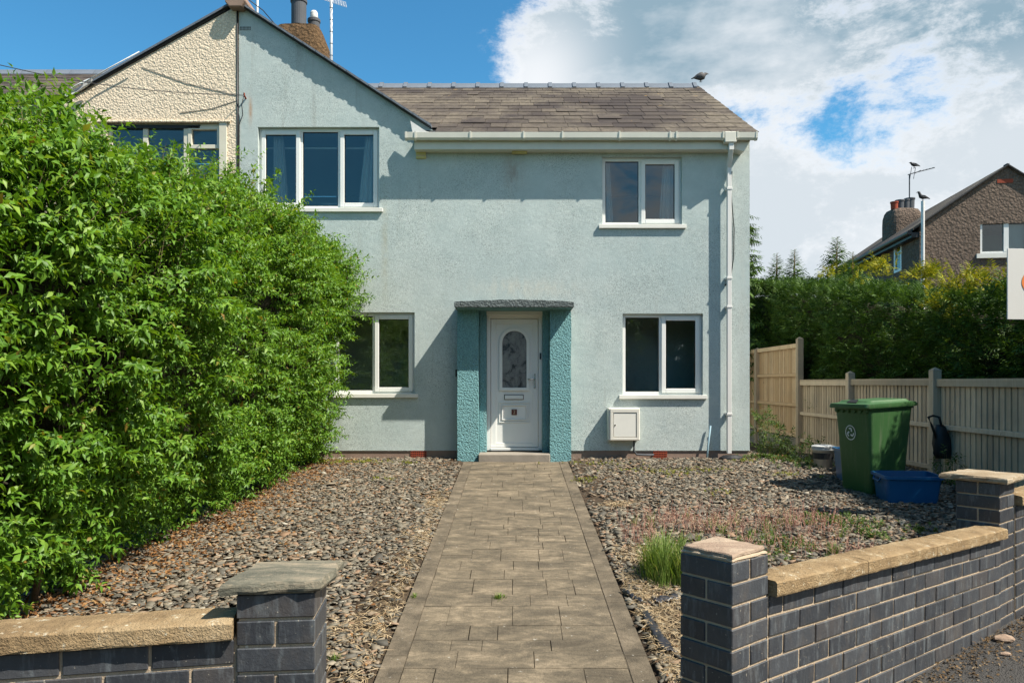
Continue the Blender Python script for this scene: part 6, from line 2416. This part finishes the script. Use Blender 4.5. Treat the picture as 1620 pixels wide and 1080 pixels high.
def blades(cx, cy, n, spread, hgt, lean=0.35, wd=0.005, zadd=0.0):
    """curved grass blades, three segments"""
    r = np.abs(rng.normal(size=n)) * spread
    a = rng.uniform(0, 6.28, n)
    x, y = cx + r * np.cos(a), cy + r * np.sin(a)
    h = hgt * rng.uniform(0.45, 1.1, n) * np.exp(-0.35 * (r / max(spread, 1e-3)) ** 2)
    out = np.stack([np.cos(a), np.sin(a)], 1) * (lean * rng.uniform(0.1, 1.0, n) * h)[:, None] + rng.normal(size=(n, 2)) * (0.12 * h)[:, None]
    base = np.stack([x, y, gz(x, y) + zadd], 1)
    sd = np.stack([-np.sin(a + 0.6), np.cos(a + 0.6), np.zeros(n)], 1) * wd
    lv = []
    for t, w_ in ((0, 1.0), (0.45, 0.9), (0.8, 0.55)):
        c_ = base + np.stack([out[:, 0] * t ** 2, out[:, 1] * t ** 2, h * t], 1)
        lv += [c_ + sd * w_, c_ - sd * w_]
    lv.append(base + np.stack([out[:, 0] * 1.25, out[:, 1] * 1.25, h * 0.97], 1))
    V = np.stack(lv, 1).reshape(-1, 3)
    i = np.arange(n)[:, None] * 7
    Q = np.concatenate([i + np.array([[0, 1, 3, 2]]), i + np.array([[2, 3, 5, 4]])], 0)
    T = i + np.array([[4, 5, 6]])
    return V, Q, T


def tuft(name, spots, m, label, cat='grass', kind=None, group=None):
    Vs, Qs, Ts, o_ = [], [], [], 0
    for s_ in spots:
        V, Q, T = blades(*s_)
        Vs.append(V); Qs.append(Q + o_); Ts.append(T + o_)
        o_ += len(V)
    V = np.concatenate(Vs)
    return tag(npmesh(name, V, [np.concatenate(Qs), np.concatenate(Ts)], m, None, (V[:, 0].mean(), V[:, 1].mean(), V[:, 2].min())), label, cat, group, kind)


def gp_at(px_, py_):
    """photo pixel on the garden slope"""
    Y_ = 12.0 * 198.0 / (py_ - 527.0)
    return ((px_ - CX) * Y_ / F, Y_)


g1 = gp_at(1050, 925)
tuft('grass_clump', [(g1[0] + dx_, g1[1] + dy_, 260, 0.075, hh, 0.4, 0.0035) for dx_, dy_, hh in ((0, 0, 0.42), (0.12, 0.08, 0.40), (-0.06, 0.12, 0.36), (0.16, -0.06, 0.34), (0.05, 0.2, 0.4), (-0.03, 0.28, 0.34))], 'grassblade', 'large clump of tall green grass beside the right gate pier', 'grass', None, 'grass clumps')
for (px_, py_, n_, sp_, h_, lab) in ((790, 950, 70, 0.03, 0.045, 'small bright grass tuft growing in the middle of the path'), (656, 948, 40, 0.02, 0.03, 'tiny grass tuft in the left edging joint of the path'), (1318, 880, 150, 0.022, 0.15, 'fresh green grass tuft behind the sandstone coping'), (1300, 757, 60, 0.05, 0.07, 'sunlit yellow-green weed tuft near the wheeled bin'), (530, 1046, 50, 0.03, 0.06, 'small green weed tuft right of the left gate pier')):
    c_ = gp_at(px_, py_)
    zz = 0.02 if abs(c_[0]) < 0.8 else 0.0
    tuft('grass_tuft', [(c_[0], c_[1], n_, sp_, h_, 0.9, 0.003, zz)], 'grassblade', lab, 'grass', None, 'grass clumps')
# pink seeding grass: thin stalks with feathery heads
c_ = gp_at(1130, 850)
NSH = 560
dr_ = rng.normal(size=(14, 2)) * np.array([0.55, 0.40])
wh = rng.integers(0, 14, NSH)
x = c_[0] + dr_[wh, 0] + rng.normal(size=NSH) * 0.16
y = c_[1] + 0.25 + dr_[wh, 1] + rng.normal(size=NSH) * 0.14
k = in_bed(x, y, 1) & (x > 1.0)
x, y = x[k], y[k]
NSH = len(x)
hh = rng.uniform(0.08, 0.22, NSH) * np.where(rng.uniform(0, 1, NSH) < 0.18, 1.7, 1.0)
base = np.stack([x, y, gz(x, y)], 1)
dd = unit(np.array([0, 0, 1.0]) + rng.normal(size=(NSH, 3)) * 0.24)
S1, U1 = stems(base, dd, hh, 0.0022)
hb_ = base + dd * (hh * 0.55)[:, None]
V2, T2 = sprigs(hb_, dd, 14, hh * 0.5, np.full(NSH, 0.022), 0.3, 0.5, 0.35)
tag(npmesh('seeding_grass', np.concatenate([S1, V2]), np.concatenate([U1, T2 + len(S1)]), 'seedhead'), 'pinkish seeding grass spreading over the chippings behind the right pier', 'grass', None, 'stuff')
tuft('short_grass', [(c_[0] + random.gauss(0, 0.5), c_[1] + 0.1 + random.gauss(0, 0.3), 26, 0.05, 0.14, 0.6, 0.0028) for _ in range(26)], 'grassblade', 'thin green grass among the pink seed heads', 'grass', 'stuff')


def mossy(spots, name, m, label, size=0.03, per=14):
    x, y = [], []
    for (px_, py_, n_, sx, sy) in spots:
        q = gp_at(px_, py_)
        x.append(q[0] + rng.normal(size=n_) * sx)
        y.append(np.minimum(q[1] + rng.normal(size=n_) * sy, 11.97))
    x = np.concatenate(x); y = np.concatenate(y)
    n_ = len(x)
    pos = np.stack([x, y, gz(x, y) + 0.01], 1)
    d = unit(np.array([0, 0, 0.8]) + rng.normal(size=(n_, 3)) * 0.5)
    V, T = sprigs(pos, d, 8, np.full(n_, size * 1.3), np.full(n_, size), 0.2, 0.9, 0.5)
    return tag(npmesh(name, V, T, m), label, 'weeds', None, 'stuff')


mossy([(530, 733, 90, 0.25, 0.08), (575, 733, 70, 0.22, 0.08), (605, 760, 20, 0.1, 0.08), (650, 735, 30, 0.08, 0.05)], 'low_weeds', 'moss', 'yellow-green low weeds at the wall foot under the left window', 0.028)
mossy([(950, 735, 50, 0.3, 0.08), (1000, 745, 40, 0.2, 0.1), (1070, 750, 70, 0.25, 0.15), (1110, 745, 50, 0.2, 0.1), (925, 760, 30, 0.08, 0.1), (1240, 752, 40, 0.12, 0.1), (1175, 730, 40, 0.1, 0.08), (1130, 780, 20, 0.08, 0.1)], 'low_weeds', 'moss', 'yellow-green low weeds by the wall right of the path', 0.026)
mossy([(1340, 830, 90, 0.22, 0.16), (1300, 825, 50, 0.16, 0.12), (1240, 865, 80, 0.16, 0.16), (1375, 850, 40, 0.1, 0.1), (1450, 840, 18, 0.1, 0.1), (1200, 880, 50, 0.12, 0.1)], 'low_weeds', 'weed', 'green and reddish weeds behind the right coping', 0.04)
mossy([(752, 727, 40, 0.07, 0.04), (762, 722, 20, 0.03, 0.03)], 'low_weeds', 'weed', 'green weed at the foot of the left porch pilaster', 0.04)
for (px_, n_, h_, yy_, lab) in ((1208, 60, 0.75, 12.9, 'tall leafy weed growing against the fence by the house corner'), (1228, 40, 0.6, 13.2, 'second tall weed along the fence, right of the tallest'), (1245, 50, 0.35, 12.4, 'low bushy weed in front of the concrete fence board'), (1290, 40, 0.28, 11.9, 'low weed at the fence foot left of the white tub'), (1504, 24, 0.4, 9.9, 'thin green weed beside the far brick pier')):
    X_ = (px_ - CX) * yy_ / F
    z0 = float(gz(X_, yy_))
    n2_ = n_
    pos = np.array([X_, yy_, z0]) + np.stack([rng.normal(size=n2_) * 0.10, rng.normal(size=n2_) * 0.12, rng.uniform(0, h_, n2_)], 1)
    d = unit(np.array([0, 0, 0.6]) + rng.normal(size=(n2_, 3)) * 0.5)
    V, T = sprigs(pos, d, 10, np.full(n2_, 0.14), np.full(n2_, 0.07), 0.2, 0.9, 0.35)
    S1, U1 = stems(np.array([X_, yy_, z0]) + rng.normal(size=(8, 3)) * np.array([0.06, 0.06, 0.0]), unit(np.array([0, 0, 1.0]) + rng.normal(size=(8, 3)) * 0.08), np.full(8, h_ * 1.1), 0.006)
    root = empty('tall_weed', (X_, yy_, z0), lab, 'weed', 'weeds along the fence')
    tag(npmesh('foliage', V, T, 'weed', root, (X_, yy_, z0)), kind='stuff')
    tag(npmesh('stems', S1, U1, 'weed', root, (X_, yy_, z0)), kind='stuff')
mossy([(1205, 722, 60, 0.25, 0.3), (1240, 728, 60, 0.25, 0.25), (1280, 735, 50, 0.2, 0.2)], 'low_weeds', 'weed', 'dark green ground weeds between house corner and fence', 0.05)

# matted straw where the chippings are thin
for (px_, py_, sx_, sy_, lab) in ((1212, 812, 0.20, 0.10, 'pale straw patch beyond the pink seed heads'), (1125, 830, 0.22, 0.10, 'pale straw patch amid the pink seed heads'), (985, 800, 0.10, 0.08, 'small straw patch right of the path, halfway to the house'), (690, 800, 0.10, 0.10, 'straw patch left of the path, halfway to the house'), (668, 850, 0.10, 0.14, 'larger straw patch left of the path, nearer the gate'), (560, 1000, 0.14, 0.14, 'straw patch just right of the left gate pier'), (1000, 880, 0.10, 0.16, 'straw patch between path and tall grass clump')):
    q = gp_at(px_, py_)
    n_ = 420
    x = q[0] + rng.normal(size=n_) * sx_
    y = q[1] + rng.normal(size=n_) * sy_
    k = in_bed(x, y, -1 if q[0] < 0 else 1)
    scatter_litter('straw_patch', x[k], y[k], 'straw', 0.06, lab, 'dry grass', 0.03, 0.10, 0.2)

# torn weed membrane poking through the chippings
def rag(pts, wd, label):
    n_ = 14
    V = []
    for i in range(n_ + 1):
        t = i / n_ * (len(pts) - 1)
        k_ = min(int(t), len(pts) - 2)
        f_ = t - k_
        c0_, c1_ = np.array(pts[k_]), np.array(pts[k_ + 1])
        c = c0_ + (c1_ - c0_) * f_
        dr = unit((c1_ - c0_)[None])[0]
        sd = np.array([-dr[1], dr[0]])
        for j in range(6):
            s_ = (j / 5 - 0.5) * wd * random.uniform(0.7, 1.3)
            q = c + sd * s_
            V.append((q[0], q[1], float(gz(q[0], q[1])) + 0.02 + 0.018 * math.exp(-(s_ / wd * 3) ** 2) * random.uniform(0.0, 1.6) + random.uniform(0, 0.022)))
    V = np.array(V)
    i_, j_ = np.meshgrid(np.arange(n_), np.arange(5), indexing='ij')
    a = (i_ * 6 + j_).ravel()
    o = npmesh('torn_membrane', V, np.stack([a, a + 1, a + 7, a + 6], 1), 'membrane', None, tuple(V.min(0)))
    md = o.modifiers.new('thick', 'SOLIDIFY')
    md.thickness = 0.003
    tag(o, label, 'plastic sheet', 'torn membrane pieces')


rag([gp_at(1022, 976), gp_at(1036, 1003), gp_at(1046, 1020), gp_at(1062, 1040)], 0.07, 'long torn strip of black membrane left of the right gate pier')
rag([gp_at(1034, 958), gp_at(1050, 955), gp_at(1070, 950)], 0.07, 'crumpled scrap of black membrane below the grass clump')
rag([gp_at(984, 940), gp_at(1000, 950), gp_at(1016, 960)], 0.04, 'thin edge of black membrane along the right path edge')

# debris at the foot of the right wall on the pavement
n = 1500
t = rng.uniform(1.5, 6.0, n)
o_ = -np.abs(rng.normal(size=n)) * 0.16 - 0.02
px3 = RC[0] + RD[0] * t - RD[1] * o_ * -1 * -1
q = RC[None] + RD[None] * t[:, None] + np.array([RD[1], -RD[0]])[None] * (-o_)[:, None]
base = np.stack([q[:, 0], q[:, 1], np.full(n, PAVE) + rng.uniform(0.004, 0.02, n)], 1)
a = rng.uniform(0, 6.28, n)
V, T = leaf_mesh(base, unit(np.stack([np.cos(a), np.sin(a), rng.normal(size=n) * 0.3], 1)), unit(np.array([0, 0, 1.0]) + rng.normal(size=(n, 3)) * 0.4), rng.uniform(0.012, 0.04, n), rng.uniform(0.008, 0.02, n))
tag(npmesh('street_debris', V, T, 'debris'), 'brown leaf debris swept against the foot of the right wall', 'leaf litter', None, 'stuff')
for (tt0, oo, sz, lab) in ((3.05, 0.12, 0.05, 'pale stone lying on the pavement by the right wall'), (3.75, 0.10, 0.055, 'wedge-shaped pale stone on the pavement at the right edge'), (2.75, 0.22, 0.025, 'small white pebble on the pavement near the wall'), (2.6, 0.42, 0.02, 'smallest pale pebble farther out on the pavement')):
    q = RC + RD * tt0 + np.array([RD[1], -RD[0]]) * oo
    bm = bmesh.new()
    bmesh.ops.create_icosphere(bm, subdivisions=2, radius=sz)
    for v_ in bm.verts:
        v_.co = Vector((v_.co.x * 1.5 * random.uniform(0.85, 1.15), v_.co.y * random.uniform(0.8, 1.1), v_.co.z * 0.5 * random.uniform(0.8, 1.2))) + Vector((q[0], q[1], PAVE + sz * 0.4))
    tag(build('stone', bm, 'cap_pink'), lab, 'stone', 'stones on the pavement')

bpy.context.view_layer.update()
